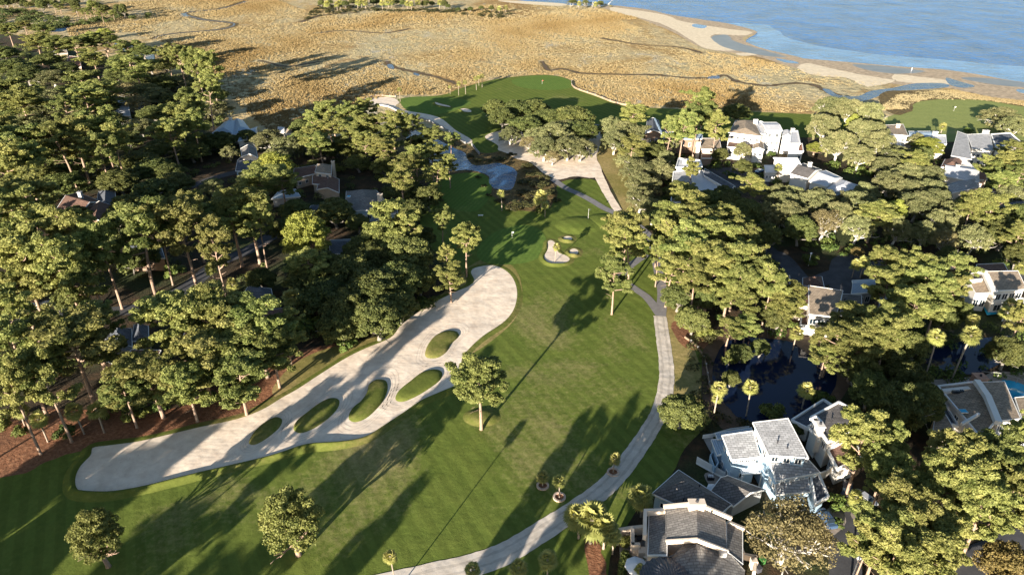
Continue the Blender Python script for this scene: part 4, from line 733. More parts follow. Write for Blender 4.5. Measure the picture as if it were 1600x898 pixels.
    def solar(s,px,py,z,size=(1.2,.9),mat='glass'):
        c=P(px,py,z)-s.c; bm=bmesh.new(); bx(bm,c,(size[0]+.2,size[1]+.2,.2)); f=s.put('skylight',bm,'trim'); bm=bmesh.new(); bx(bm,c+Vector((0,0,.12)),(size[0],size[1],.05)); from_bm('pane',bm,M[mat],f)
# --- 1 grey shingle house, peach walls
h=House('large grey shingle roofed house with peach parapets and a round ribbed awning',[(1040,843),(1134,858),(1132,807),(1040,791)],7)
h.block([(1040,844),(1135,859),(1132.5,808),(1040,792)],7,'gy',1.9,'stucco','roof_grey',wins=((1,3,3,1.2,1.4),),fascia='roof_grey')
h.block([(1012,868),(1042,868),(1042,802),(1014,802)],[4.9,6.4,6.4,4.9],'flat',0,'stucco','roof_grey',inset=.25)
h.block([(1135,862),(1160,882),(1160,827),(1135,817)],[6.2,5,5,6.2],'flat',0,'stucco','roof_grey',inset=.25,wins=((1,2,1,1.1,1.3),))
h.block([(1068,850),(1022,905),(1045,960),(1100,975),(1160,950),(1163,892),(1136,862)],[6.3,4.8,4.6,4.6,4.6,4.9,6.1],'cone',0,'stucco','roof_grey',apex=P(1089.5,850,7.6),fascia='roof_grey')
for q in ((1068,850,6.45),(1040,872,6.0),(1060,905,5.9),(1110,905,5.9),(1163,892,5.05),(1136,862,6.25)): h.beam('roof_ridge',[(q[0],q[1],q[2]),(1089.5,850,7.85)],.22,.1,'roof_dark')
h.beam('parapet',[(1007,838,5.9),(1008,800,5.9),(1038,799,6.6)],.6,1.2,'stucco')
h.beam('parapet',[(1038,791,8.0),(1089,786,9.5),(1142,809,7.7)],.42,.7,'stucco')
h.beam('parapet',[(1042,846,7.1),(1089.5,843,8.9),(1136,861,7.0)],.35,.8,'stucco')
h.beam('parapet',[(1137,816,6.3),(1161,826,5.3)],.5,.8,'stucco')
h.chimney(1089,784,10.3,2.6,1.1,'stucco',3); h.vents([(1079,791,8.6),(1069,854,6.3),(1112,800,8.6)]); h.box('vent_box',1130,861,7.4,(1.1,.8,1),'grey_wood')
# round ribbed awning
c=P(1047,897,7.6)-h.c; bm=bmesh.new(); n=48; rim=[]
for i in range(n):
    a=i*6.28319/n; rr=4.7+(.12 if i%2 else -.05); rim.append(bm.verts.new((c.x+rr*math.cos(a),c.y+rr*math.sin(a),6.0+(.05 if i%2 else -.08))))
mid=[bm.verts.new((c.x+2.6*math.cos(i*6.28319/n),c.y+2.6*math.sin(i*6.28319/n),7.05+(.08 if i%2 else -.05))) for i in range(n)]; ap=bm.verts.new((c.x,c.y,7.6))
for i in range(n): j=(i+1)%n; bm.faces.new((rim[i],rim[j],mid[j],mid[i])); bm.faces.new((mid[i],mid[j],ap))
h.put('round_awning',bm,'roof_metal_dark')
bm=bmesh.new()
for rr,z0,z1 in ((4.5,5.2,6.0),): bmesh.ops.create_cone(bm,cap_ends=True,segments=32,radius1=rr,radius2=rr,depth=6,matrix=Matrix.Translation((c.x,c.y,3)))
h.put('turret_wall',bm,'stucco')
# terrace with its low walls
t=House('raised terrace with peach walls and steps left of the grey shingle house',[(966,845),(1008,845),(1008,880),(966,880)],0,'terrace','patio_terrace')
t.beam('low_wall',[(967,845,.9),(967,832,.9),(984,829,1.2),(1003,827,1.4)],.7,1.8,'stucco'); t.beam('low_wall',[(988,832,1.8),(988,855,1.8),(998,855,1.8)],.6,2,'stucco'); t.beam('low_wall',[(1010,838,1.2),(1010,870,1.2)],.5,1.6,'stucco'); t.beam('low_wall',[(975,900,.6),(979,866,.6)],.3,1.2,'dark_metal')
t.box('pillar',994,852,1.9,(1.4,1.4,1.9),'stucco'); t.box('pillar',1003,858,1.9,(1.3,1.3,1.9),'stucco'); t.box('pillar',1012,873,1.9,(1.3,1.3,1.9),'stucco')
sheet('deck',[(967,842),(1010,838),(1015,900),(970,905)],.1,'paving',kind=None,sm=0,parent=None).name='deck'
o=bpy.data.objects['deck']; o.parent=t.r; o.matrix_parent_inverse=Matrix.Translation(-t.c)
t=House('small side patio with peach wall right of the grey shingle house',[(1160,860),(1178,860),(1178,890),(1160,890)],0,'patio','patio')
t.beam('low_wall',[(1160,868,1.3),(1180,872,1.3),(1178,895,1.3)],.5,1.3,'stucco'); t.box('pillar',1179,874,2.0,(1,1,2),'stucco'); t.box('wall_panel',1160,855,2.4,(.3,2.2,2.2),'stucco')
# --- 2 dark shingle garage house
h=House('long low dark shingle hip roofed house behind the grey one',[(1018,771),(1112,812),(1142,788),(1061,734)],3.5)
h.block([(1018.5,772),(1112,815),(1143,789),(1060,735)],3.4,'hip',2.6,'blue_wall','roof_dark',wins=((0,3,1,1.1,1.2),(3,2,1,1,1.1)))
h.block([(1110,768),(1146,792),(1196,766),(1137,744)],3.1,'gx',1.4,'grey_wall','roof_dark'); h.vents([(1093,759,5),(1068,780,5)])
# --- 3 light blue house
h=House('light blue sided two storey house with several pale grey roofs',[(1143,719),(1263,716),(1231,654),(1128,680)],8)
h.block([(1143,719),(1188,714),(1176,674),(1128,681)],[6.6,7,8,7.6],'flat',0,'blue_wall','roof_light',wins=((0,4,5.6,.8,.6),(3,3,5,.6,.9),(0,1,1.5,1,1.2),(3,2,1.2,.9,1.1)))
h.block([(1201,712),(1263,716),(1231,654.5),(1176,661)],[9.2,9.6,10.6,10.2],'flat',0,'blue_wall','roof_light',wins=((0,3,7.6,1.2,1.2),(3,2,7,1.4,1.6),(1,2,6,1,1.2)))
h.block([(1212,752),(1281,739),(1262,718),(1201,720)],[5.9,5.9,7.4,7.4],'flat',0,'blue_wall','roof_light',wins=((0,4,4.4,1.1,1),(3,2,3,.8,1.1)))
h.block([(1213,773),(1266,769),(1262,748),(1211,757)],[3.6,3.6,4.8,4.8],'flat',0,'blue_wall','roof_light',wins=((0,3,1.2,1.1,1.1),))
h.block([(1120,712),(1132,709),(1130,686),(1111,688)],[2.6,3.4,3.4,2.6],'flat',0,'blue_wall','roof_metal'); h.block([(1121,687),(1176,677),(1174,669),(1117,678)],[3.6,3.6,2.9,2.9],'flat',0,'blue_wall','roof_metal')
h.block([(1159,741),(1191,739),(1187,723),(1155,727)],[3.2,3.2,4,4],'flat',0,'dark_metal','roof_metal_light',zb=2.9,th=.12)
for q in ((1160,743),(1190,741)): h.box('post',q[0],q[1],3.1,(.22,.22,3.1),'trim')
h.block([(1274,790),(1293,778),(1278,742),(1266,748)],[3.6,3.6,4.6,4.6],'flat',0,'blue_wall','roof_slate',par=.5)
h.beam('screen_wall',[(1109,715,1.6),(1116,735,1.6),(1122,726,1.6),(1114,708,1.6),(1109,715,1.6)],.15,1.6,'blue_wall'); h.vents([(1215,690,10.2),(1230,700,9.9)]); h.beam('deck_rail',[(1098,682,1.2),(1112,680,1.2),(1140,672,1.2),(1170,668,1.2)],.1,1,'trim')
sheet('deck',[(1097,683),(1112,678),(1122,712),(1118,722),(1106,700)],.25,'grey_wood',kind=None,sm=0); o=bpy.data.objects['deck.001']; o.parent=h.r; o.matrix_parent_inverse=Matrix.Translation(-h.c)
# --- 4 white house with dark roof
h=House('white walled house with a nearly flat dark roof by the lagoon',[(1266,653),(1293,691),(1361,656),(1310,629)],7)
h.block([(1266,654),(1293,692),(1360,657),(1310,630)],7,'flat',0,'white_wall','roof_dark',par=.35,wins=((0,3,4.2,1.2,1.6),(3,2,4,1,1.2)))
h.block([(1236,659),(1262,672),(1303,638),(1286,627)],3.6,'flat',0,'white_wall','roof_slate',par=.5)
h.block([(1262,668),(1278,690),(1290,684),(1272,662)],5,'flat',0,'white_wall','roof_white',par=.3)
h.block([(1293,705),(1308,735),(1350,712),(1325,688)],[4.2,4.2,5.4,5.4],'flat',0,'white_wall','roof_brown',par=.35,wins=((0,2,1.4,1,1.2),(1,2,1.4,1,1.2)))
h.chimney(1282,663,8.6,1.2,1.8,'white_wall',2); h.vents([(1300,655,7.4),(1330,650,7.4)])
h.beam('garden_wall',[(1271,747,1.8),(1290,740,1.8),(1305,727,1.8)],.3,1.8,'white_wall'); h.beam('pergola',[(1266,655,7.6),(1275,650,7.6),(1285,660,7.6)],.3,.5,'trim')
# --- 5 tan split roof house
h=House('sprawling house with split tan roofs and white dividing parapets',[(1532,686),(1593,655),(1569,597),(1465,604)],7)
h.block([(1532,686),(1557,657),(1525,598),(1465,605)],[5.2,6.4,6.8,5.2],'flat',0,'white_wall','roof_tan',par=.3,wins=((3,3,2.5,1.4,1.6),))
h.block([(1562,658),(1594,655),(1569,597),(1533,598)],[7.6,8.6,8.6,7.6],'flat',0,'white_wall','roof_tan',inset=.3,wins=((0,3,5,1.2,1.3),))
h.beam('parapet',[(1527,597,8.3),(1543,620,8.3),(1559,659,8.2)],1.3,1.0,'white_wall'); h.beam('parapet',[(1503,662,6.9),(1529,647,7.0)],.5,.6,'white_wall'); h.beam('parapet',[(1474,612,5.8),(1512,608,6.2)],1.0,1.0,'white_wall')
h.block([(1455,690),(1498,686),(1478,650),(1462,640)],[3.8,3.8,4.2,4.2],'flat',0,'stucco','roof_tan'); h.block([(1484,665),(1496,668),(1462,612),(1448,606)],3,'flat',0,'white_wall','roof_slate',par=.5)
h.block([(1565,690),(1612,684),(1604,660),(1558,664)],[4,4,5,5],'flat',0,'white_wall','roof_white',par=.3,wins=((0,3,1.3,1.2,1.3),)); h.block([(1545,700),(1575,700),(1570,682),(1540,684)],3.6,'gy',1.4,'white_wall','roof_white')
h.block([(1596,655),(1640,650),(1625,618),(1585,622)],5,'flat',0,'stucco','roof_tan'); h.solar(1505,642,6.4,(1.4,1),'pool_water')
for q in ((1484,608),(1490,608),(1496,607)): h.box('roof_window',q[0]+7,q[1]+2,6.6,(.8,.5,.6),'glass')
h.chimney(1532,588,6,2.4,2.4,'brick',0)
sheet('pool_deck',[(1432,596),(1530,588),(1560,580),(1640,592),(1640,640),(1600,640),(1570,600),(1450,607)],.06,'paving')
tag(sheet('swimming_pool',[(1566,594),(1585,596),(1600,602),(1610,612),(1600,622),(1580,615),(1568,605)],.12,'pool_water',kind=None,sm=3),'turquoise swimming pool right of the split tan roof house','pool')
f=House('dark railing fence round the turquoise pool at the right edge',[(1530,582),(1600,585),(1600,590),(1530,590)],0,'fence','pool_fence')
f.beam('rail',[(1534,580,1.2),(1560,582,1.2),(1590,590,1.2),(1620,598,1.2)],.08,.1,'grey_wood')
for q in ((1534,582),(1547,583),(1560,585),(1575,588),(1590,592),(1605,596)): f.box('post',q[0],q[1],1.2,(.12,.12,1.2),'grey_wood')
# blue pool canopy
def canopy(label,px,py,z,r,mat,n=8,tilt=0,name='parasol',cat='umbrella'):
    b=P(px,py,z); e=tag(empty(name,(b.x,b.y,0)),label,cat); bm=bmesh.new(); rim=[bm.verts.new((r*math.cos(i*6.2832/n),r*math.sin(i*6.2832/n),z-.7)) for i in range(n)]; mid=[bm.verts.new((r*.5*math.cos(i*6.2832/n),r*.5*math.sin(i*6.2832/n),z-.28)) for i in range(n)]; ap=bm.verts.new((0,0,z))
    for i in range(n): j=(i+1)%n; bm.faces.new((rim[i],rim[j],mid[j],mid[i])); bm.faces.new((mid[i],mid[j],ap))
    lo=[bm.verts.new((v.co.x,v.co.y,v.co.z-.18)) for v in rim]
    for i in range(n): j=(i+1)%n; bm.faces.new((rim[i],rim[j],lo[j],lo[i]))
    from_bm('canopy',bm,M[mat],e); bm=bmesh.new(); bmesh.ops.create_cone(bm,cap_ends=True,segments=8,radius1=.04,radius2=.04,depth=z,matrix=Matrix.Translation((0,0,z/2))); from_bm('pole',bm,M['grey_wood'],e)
    bm=bmesh.new(); bmesh.ops.create_cone(bm,cap_ends=True,segments=12,radius1=.4,radius2=.35,depth=.15,matrix=Matrix.Translation((0,0,.08))); from_bm('base',bm,M['dark_metal'],e)
canopy('white octagonal parasol open over the terrace table by the peach walls',995,879,2.8,2.0,'cloth_white')
canopy('small white parasol on the patio behind the dark shingle roof',1114,757,2.6,1.1,'cloth_white',6)
canopy('blue canvas canopy over the edge of the turquoise pool',1590,612,3,2.6,'pool_water',6)
# --- 6 tan square roof house and neighbours
h=House('tan square shingle roofed house with white trim between pines',[(1264,491),(1306,495),(1317,454),(1264,446)],7)
h.block([(1264,492),(1306,496),(1317,455),(1263,447)],[6.6,6.6,8,8],'flat',0,'white_wall','roof_tan',wins=((0,3,3.6,1.6,1.8),)); h.block([(1254,450),(1288,451),(1284,433),(1254,435)],4.6,'pyr',2,'brown_wall','roof_brown'); h.block([(1240,472),(1264,476),(1264,448),(1240,446)],5.6,'flat',0,'stucco','roof_brown'); h.block([(1312,480),(1346,480),(1346,462),(1316,460)],4.6,'flat',0,'grey_wall','roof_dark'); h.block([(1250,510),(1272,512),(1272,496),(1252,495)],3,'flat',0,'white_wall','roof_brown',par=.4); h.vents([(1320,468,5.4)])
h=House('small brown gabled house with a bright skylight beside the loop road',[(1190,448),(1232,448),(1232,430),(1190,428)],3.6)
h.block([(1188,450),(1234,448),(1230,431),(1192,430)],3.6,'gx',1.8,'brown_wall','roof_brown',wins=((0,3,1,1.1,1.2),)); h.solar(1211,437,5.4,(2.4,1.8),'cloth_white')
h=House('pale grey garage house with a metal roof behind the pines',[(1330,458),(1366,455),(1366,436),(1331,438)],4)
h.block([(1330,460),(1366,457),(1366,437),(1331,439)],4,'gx',1.2,'grey_wall','roof_metal',wins=((0,3,.8,1.4,1.8),)); h.block([(1376,482),(1402,480),(1396,462),(1372,464)],4,'flat',0,'grey_wall','roof_light')
# --- 7 tan gable house over pool
h=House('white and tan two part house above a deep blue swimming pool',[(1526,457),(1600,451),(1589,423),(1512,432)],7.5)
h.block([(1556,455),(1604,453),(1590,424),(1541,425)],[7.6,7.6,9,9],'flat',0,'white_wall','roof_tan',wins=((0,4,4.6,1.8,1.9),(0,2,1,2.2,2)))
h.block([(1524,459),(1548,458),(1534,425),(1508,430)],[5.6,6.2,7.2,6.4],'flat',0,'white_wall','roof_tan',wins=((0,2,1.4,2,2.2),)); h.beam('parapet',[(1527,423,8.8),(1538,425,8.8),(1553,457,7.6)],1.6,.8,'white_wall'); h.beam('parapet',[(1512,440,6.7),(1533,438,7)],.5,1.2,'white_wall'); h.block([(1570,485),(1600,484),(1598,468),(1572,468)],3.6,'flat',0,'white_wall','roof_tan',par=.4)
h.block([(1522,426),(1575,425),(1568,412),(1526,414)],4.6,'flat',0,'white_wall','roof_brown')
tag(sheet('swimming_pool',[(1533,478),(1566,479),(1566,492),(1541,495)],.6,'pool_water',kind=None,sm=0),'deep blue rectangular swimming pool below the tan gable house','pool')
# --- far right townhouses
def simple(label,blocks,ch=(),**kw):
    hh=House(label,blocks[0][0],6,**kw)
    for b in blocks: hh.block(b[0],b[1],b[2],b[3],b[4],b[5],**(b[6] if len(b)>6 else {}))
    for c_ in ch: hh.chimney(*c_)
    return hh
WN=lambda e,n,s,w_=1.2,h_=1.4:(e,n,s,w_,h_)
simple('tan roofed townhouse with a curved bright white wall near the green',[([(1386,210),(1419,213),(1411,195),(1370,197)],8,'flat',0,'white_wall','roof_tan',{'wins':(WN(0,3,5),WN(0,2,1.5))}),([(1384,228),(1408,232),(1404,219),(1388,218)],5,'flat',0,'white_wall','roof_white',{'par':.4}),([(1402,224),(1422,222),(1420,213),(1404,214)],4.5,'flat',0,'white_wall','roof_slate')],[(1404,194,10,1.5,1)])
simple('low blue grey metal roofed townhouse link with a white tower end',[([(1420,219),(1458,218),(1455,206),(1419,206)],5.5,'gx',1.2,'white_wall','roof_metal',{'wins':(WN(0,3,2),)}),([(1458,228),(1478,227),(1477,213),(1457,213)],6.5,'flat',0,'white_wall','roof_white',{'par':.5,'wins':(WN(0,2,3),)})],[(1462,206,8.5,1.8,1.4,'white_wall')])
simple('grey sided gable house with a big blank side roof and pale roof behind',[([(1486,244),(1518,250),(1511,211),(1496,206)],[6,8,9.5,8.6],'flat',0,'grey_wall','roof_light'),([(1519,233),(1552,236),(1546,209),(1511,211)],[8,8,9.5,9.5],'flat',0,'white_wall','roof_light',{'wins':(WN(0,4,4.5),WN(0,3,1.5))}),([(1556,232),(1593,222),(1578,209),(1548,211)],[7,6,8,8.6],'flat',0,'white_wall','roof_slate',{'par':.3})],[(1541,204,11,2.2,1.4,'white_wall')])
simple('cottage with whitewashed uneven gable roofs among live oaks',[([(1476,276),(1530,286),(1524,262),(1474,256)],5,'gx',1.8,'white_wall','roof_white'),([(1480,304),(1532,292),(1512,279),(1478,290)],4,'gx',1.5,'stucco','roof_light',{'wins':(WN(0,3,1),)}),([(1526,281),(1542,282),(1541,269),(1524,269)],4.6,'flat',0,'stucco','roof_terracotta'),([(1470,262),(1500,262),(1505,248),(1476,250)],5.5,'hip',1.5,'white_wall','roof_brown')],[(1497,258,7.5,1,1,'white_wall')])
simple('small brown roofed house with a round peach bay, far right',[([(1550,300),(1576,303),(1572,289),(1552,291)],5,'flat',0,'stucco','roof_brown'),([(1562,312),(1582,312),(1580,300),(1564,300)],6,'pyr',1.4,'stucco','roof_tan')])
simple('slate grey gabled house at the right edge under the pines',[([(1564,337),(1612,328),(1602,311),(1570,318)],4.5,'gx',1.8,'grey_wall','roof_slate',{'wins':(WN(0,3,1.4),)})])
simple('tall narrow townhouse with blue rooftop rails between two live oaks',[([(1008,209),(1033,208),(1029,189),(1011,189)],9,'gy',1.4,'brown_wall','roof_slate',{'wins':(WN(0,2,5),)}),([(1002,228),(1018,229),(1016,218),(1003,218)],6,'flat',0,'white_wall','roof_tan')]).beam('roof_rail',[(1023,186,10.4),(1034,209,10.2)],.6,.8,'roof_metal')
simple('dark brown townhouse row under a blue grey metal roof',[([(1037,218),(1098,218),(1097,206),(1037,207)],[6.6,6.6,7.6,7.6],'flat',0,'brown_wall','roof_metal',{'wins':(WN(0,5,3.2,1,1.8),)}),([(1096,234),(1127,234),(1124,217),(1097,217)],[5.6,5.6,7,7],'flat',0,'stucco','roof_tan',{'wins':(WN(0,3,2.5,1.1,1.3),)}),([(1096,248),(1112,248),(1110,236),(1097,236)],3.4,'flat',0,'brown_wall','roof_brown')],[(1092,222,8.6,1.6,1,'stucco')])
simple('tall cream townhouse with a tan hip roof and dormer windows',[([(1138,208),(1190,214),(1178,189),(1150,189)],10,'hip',1.6,'white_wall','roof_tan',{'wins':(WN(0,5,7.4,1.1,1.3),)}),([(1136,230),(1181,234),(1178,219),(1140,218)],5.6,'flat',0,'white_wall','roof_brown',{'wins':(WN(0,5,2.4,1.1,1.6),)}),([(1176,234),(1194,235),(1192,222),(1177,222)],6,'gy',1,'white_wall','roof_tan',{'wins':(WN(0,2,3),)})],[(1181,187,12.4,1.8,1,'white_wall')])
simple('white townhouse terrace with diagonal metal roofs beside the live oaks',[([(1050,292),(1084,294),(1078,266),(1052,270)],[5.2,5.2,6.6,6.6],'flat',0,'stucco','roof_light',{'par':.3,'wins':(WN(0,3,2),)}),([(1056,263),(1097,262),(1094,252),(1060,249)],8,'flat',0,'white_wall','roof_white',{'par':.4}),([(1086,306),(1138,306),(1098,267),(1079,269)],[4.4,4.4,5.4,5.4],'flat',0,'white_wall','roof_metal_light'),([(1099,274),(1142,299),(1149,292),(1101,264)],6,'gx',1,'white_wall','roof_slate'),([(1048,318),(1072,320),(1070,302),(1050,300)],4,'flat',0,'stucco','roof_tan',{'par':.5})],[(1070,249,10,1.3,1.1,'white_wall')])
simple('tall white townhouse with a white roof and two arched upper windows',[([(1197,205),(1223,205),(1213,192),(1188,192)],11,'gx',.8,'grey_wall','roof_white',{'wins':(WN(0,2,8,1.3,1.8),WN(0,3,4.6,1,1.2),WN(0,2,1.4))}),([(1178,208),(1196,212),(1192,192),(1180,190)],9.6,'flat',0,'white_wall','roof_white',{'par':.4})])
simple('white townhouse with a terracotta balcony roof next to the live oak',[([(1222,214),(1240,216),(1236,205),(1223,204)],8,'hip',1,'white_wall','roof_white'),([(1234,226),(1250,226),(1246,206),(1237,206)],9,'flat',0,'white_wall','roof_white',{'par':.4}),([(1238,238),(1255,238),(1253,226),(1238,226)],5.4,'flat',0,'white_wall','roof_terracotta',{'par':.4,'wins':(WN(0,2,2.4),)})],[(1239,201,10.5,1.4,1,'white_wall')])
simple('row of four white gabled houses stepping down among oaks',[([(1226,262),(1253,260),(1246,248),(1208,247)],[6.6,7,8.4,8],'flat',0,'white_wall','roof_white',{'wins':(WN(3,2,4),)}),([(1196,270),(1214,270),(1208,259),(1194,259)],4.2,'flat',0,'white_wall','roof_metal_light',{'wins':(WN(0,3,1.6,.8,1.2),)}),([(1234,272),(1262,280),(1284,266),(1256,256)],6,'gx',1.6,'white_wall','roof_dark'),([(1264,284),(1292,292),(1316,279),(1290,267)],5.6,'gx',1.6,'white_wall','roof_white'),([(1288,300),(1334,300),(1340,290),(1310,280)],5.2,'hip',1.6,'blue_wall','roof_white')],[(1266,254,8.8,1.3,1,'white_wall')])
# --- left side houses
h=simple('grey hip roofed house with a tall cream chimney and blue front windows',[([(540,331),(612,327),(588,298),(541,300)],4.6,'hip',3.0,'blue_wall','roof_grey',{'wins':(WN(0,7,1.2,1.3,1.7),)}),([(592,336),(622,334),(618,318),(596,318)],4,'hip',1.6,'blue_wall','roof_grey')],[(593.5,304,9.4,1.7,1.5)]); h.solar(545,307,6.6,(1,1.4),'pool_water')
simple('house with a small tan hip roofed upper floor and brown wings',[([(492,270),(518,273),(518,259),(496,257)],6.4,'hip',1.6,'stucco','roof_tan',{'wins':(WN(0,2,4.4),)}),([(460,280),(497,271),(492,259),(460,264)],4.4,'gx',1.4,'tan_wall','roof_brown',{'wins':(WN(0,3,1.4),)}),([(495,297),(530,302),(530,281),(500,277)],3.6,'gy',1.4,'tan_wall','roof_brown'),([(488,288),(512,290),(514,276),(490,274)],3.8,'gx',1.2,'tan_wall','roof_brown')],[(520,252,7,1.2,1,'stucco')])
simple('low dark slate outbuilding in front of the brown winged house',[([(478,335),(512,333),(508,321),(486,322)],3.4,'hip',1.3,'grey_wall','roof_slate')],cat='outbuilding',name='outbuilding')
simple('pale blue metal roofed house on the marsh edge with a white chimney',[([(328,212),(366,210),(374,191),(352,191)],5,'hip',2.4,'white_wall','roof_metal'),([(364,212),(391,203),(379,188),(363,190)],5,'hip',2,'white_wall','roof_metal'),([(372,222),(399,214),(402,199),(380,206)],4.4,'gx',1.2,'white_wall','roof_metal')],[(360,184,8.4,1.1,1,'white_wall')])
simple('small gabled cottage with cream walls above a slate lower roof',[([(378,246),(403,247),(400,232),(376,233)],6.6,'gy',1.6,'stucco','roof_grey',{'wins':(WN(0,3,4.4,1,1.1),)}),([(368,268),(394,268),(399,248),(377,246)],3.6,'gx',1.6,'blue_wall','roof_slate')])
simple('tiny white roofed hut on the marsh edge left of the pines',[([(434,207),(444,208),(445,200),(435,199)],3.4,'gx',1,'white_wall','roof_white')],cat='hut',name='hut')
simple('tiny tan roofed hut beside the white hut on the marsh edge',[([(446,210),(458,211),(458,203),(447,202)],3.4,'hip',1.2,'white_wall','roof_tan')],cat='hut',name='hut')
simple('rust brown roofed house with white gable trim in the left woods',[([(88,328),(126,335),(160,316),(122,302)],4,'gx',2.2,'brown_wall','roof_brown'),([(128,350),(174,352),(176,322),(140,325)],4,'gy',2.2,'brown_wall','roof_brown',{'wins':(WN(0,3,1),)}),([(150,325),(182,326),(180,300),(154,300)],3.8,'hip',1.8,'brown_wall','roof_slate')],[(124,300,8,1.2,1.2,'grey_wall')])
simple('shaded slate blue hip roofed house near the big bunker woods',[([(160,540),(207,543),(206,514),(176,513)],4.2,'hip',2.2,'tan_wall','roof_slate'),([(205,534),(233,534),(232,510),(210,508)],4,'hip',1.8,'tan_wall','roof_slate')])
simple('sunlit brown shed roofed house between bunker pines',[([(164,588),(234,583),(252,548),(206,547)],[3.6,3.6,5.6,5.6],'flat',0,'stucco','roof_brown',{'wins':(WN(0,4,1),)}),([(150,560),(196,575),(212,545),(186,535)],4.5,'gx',1.4,'brown_wall','roof_dark')],[(221,572,5.8,.6,.6,'white_wall')])
simple('red brown roofed house in the shade of the dense oak grove',[([(374,470),(428,472),(424,452),(388,448)],4.2,'hip',2,'brown_wall','roof_slate'),([(412,512),(458,500),(446,482),(408,486)],4,'gx',1.8,'brown_wall','roof_brown',{'wins':(WN(0,3,1.2),)}),([(372,528),(398,530),(400,508),(376,508)],4,'hip',1.6,'stucco','roof_brown')])
simple('peach walled brown house half hidden by the bunker edge pines',[([(286,528),(322,530),(322,514),(292,512)],4.6,'hip',1.8,'stucco','roof_brown'),([(310,560),(345,560),(342,542),(312,544)],4,'gx',1.6,'brown_wall','roof_dark')])
simple('dark low roofed house behind the dense oak grove',[([(516,398),(556,396),(561,374),(516,376)],4,'gx',1.8,'grey_wall','roof_slate'),([(548,412),(575,405),(566,388),(552,392)],3.6,'hip',1.4,'brown_wall','roof_brown')])
simple('terracotta roofed shed with posts in the upper left woods',[([(102,104),(127,105),(124,90),(108,88)],3.2,'flat',0,'tan_wall','roof_terracotta'),([(84,86),(106,84),(104,79),(86,80)],3,'gx',1.2,'tan_wall','roof_tan')],cat='shed',name='shed')
simple('small red roofed shed in a clearing of the upper left woods',[([(90,177),(113,179),(112,171),(94,169)],3,'gx',1.2,'brown_wall','roof_terracotta')],cat='shed',name='shed')
simple('cream walled house glimpsed under the pale grey trees upper left',[([(176,180),(204,182),(200,158),(180,156)],5,'gx',1.8,'white_wall','roof_light',{'wins':(WN(0,3,2),)})])
simple('grey roofed house behind the upper left oaks by the marsh',[([(262,176),(320,176),(322,160),(272,158)],4.6,'hip',2,'stucco','roof_dark')])
simple('dim grey roofed house beside the left woods road',[([(196,405),(258,404),(250,380),(205,382)],4.4,'hip',2,'brown_wall','roof_slate')])
simple('pale canopy roofed garage in the shade right of the left road',[([(424,312),(470,308),(462,296),(436,299)],3.2,'flat',0,'grey_wall','roof_metal')],cat='garage',name='garage')
# ================================================================ CARS, POSTS, FENCES
def car(label,px,py,rz,mat,van=False,group='parked cars'):
    b=P(px,py); e=tag(empty('parked_car',(b.x,b.y,.1),R(rz)),label,'van' if van else 'car',group)
    prof=[(-2.3,.35),(-2.35,.8),(-2.2,1.0),(-1.5,1.05),(-.9,1.5),(.9,1.52),(1.6,1.08),(2.2,.98),(2.35,.75),(2.3,.35)] if not van else [(-2.6,.35),(-2.65,1.2),(-2.55,2.1),(1.3,2.15),(1.9,1.35),(2.5,1.15),(2.6,.7),(2.55,.35)]
    bm=bmesh.new(); L=[[bm.verts.new((x,y*(.86 if z>1.2 else 1),z)) for x,z in prof] for y in (-.9,.9)]
    n=len(prof)
    for i in range(n): bm.faces.new((L[0][i],L[0][(i+1)%n],L[1][(i+1)%n],L[1][i]))
    bm.faces.new(L[0]); bm.faces.new(L[1]); bmesh.ops.bevel(bm,geom=bm.edges[:],offset=.06,segments=2,affect='EDGES'); from_bm('body',bm,M[mat],e,smooth=False)
    bm=bmesh.new()
    if van: bx(bm,(1.62,0,1.72),(.9,1.5,.06),0,Matrix.Rotation(R(53),4,'Y')); bx(bm,(1.1,0,1.7),(.7,1.72,.5))
    else: bx(bm,(-1.2,0,1.29),(.75,1.45,.05),0,Matrix.Rotation(R(-37),4,'Y')); bx(bm,(1.26,0,1.31),(.8,1.45,.05),0,Matrix.Rotation(R(32),4,'Y')); bx(bm,(0,0,1.27),(1.7,1.66,.34))
    from_bm('windows',bm,M['glass'],e)
    for x in (-1.45,1.45):
        for y in (-.86,.86):
            bm=bmesh.new(); bmesh.ops.create_cone(bm,cap_ends=True,segments=14,radius1=.34,radius2=.34,depth=.22,matrix=Matrix.Translation((x,y,.34))@Matrix.Rotation(R(90),4,'X')); wl=from_bm('wheel',bm,M['tyre'],e)
            bm=bmesh.new(); bmesh.ops.create_cone(bm,cap_ends=True,segments=10,radius1=.18,radius2=.18,depth=.25,matrix=Matrix.Translation((x,y,.34))@Matrix.Rotation(R(90),4,'X')); from_bm('rim',bm,M['grey_wood'],wl)
    for y in (-.6,.6):
        bm=bmesh.new(); bx(bm,(2.33 if not van else 2.58,y,.75),(.06,.35,.16)); from_bm('headlight',bm,M['trim'],e)
def paint(name,col):
    k=N(name); M[name]=k.done(col,.25); k.b.inputs['Coat Weight'].default_value=.4; k.b.inputs['Specular IOR Level'].default_value=.5
paint('paint_white',(.75,.75,.76)); paint('paint_black',(.02,.02,.025)); paint('paint_silver',(.4,.41,.43)); paint('paint_blue',(.05,.09,.16))
car('white parked van, leftmost vehicle in the shaded left car park',34,486,15,'paint_white',True,'vehicles in the shaded left car park')
car('white parked car, middle vehicle in the shaded left car park',54,482,15,'paint_white',False,'vehicles in the shaded left car park')
car('pale blue grey parked car, rightmost vehicle in the shaded left car park',74,479,15,'paint_silver',False,'vehicles in the shaded left car park')
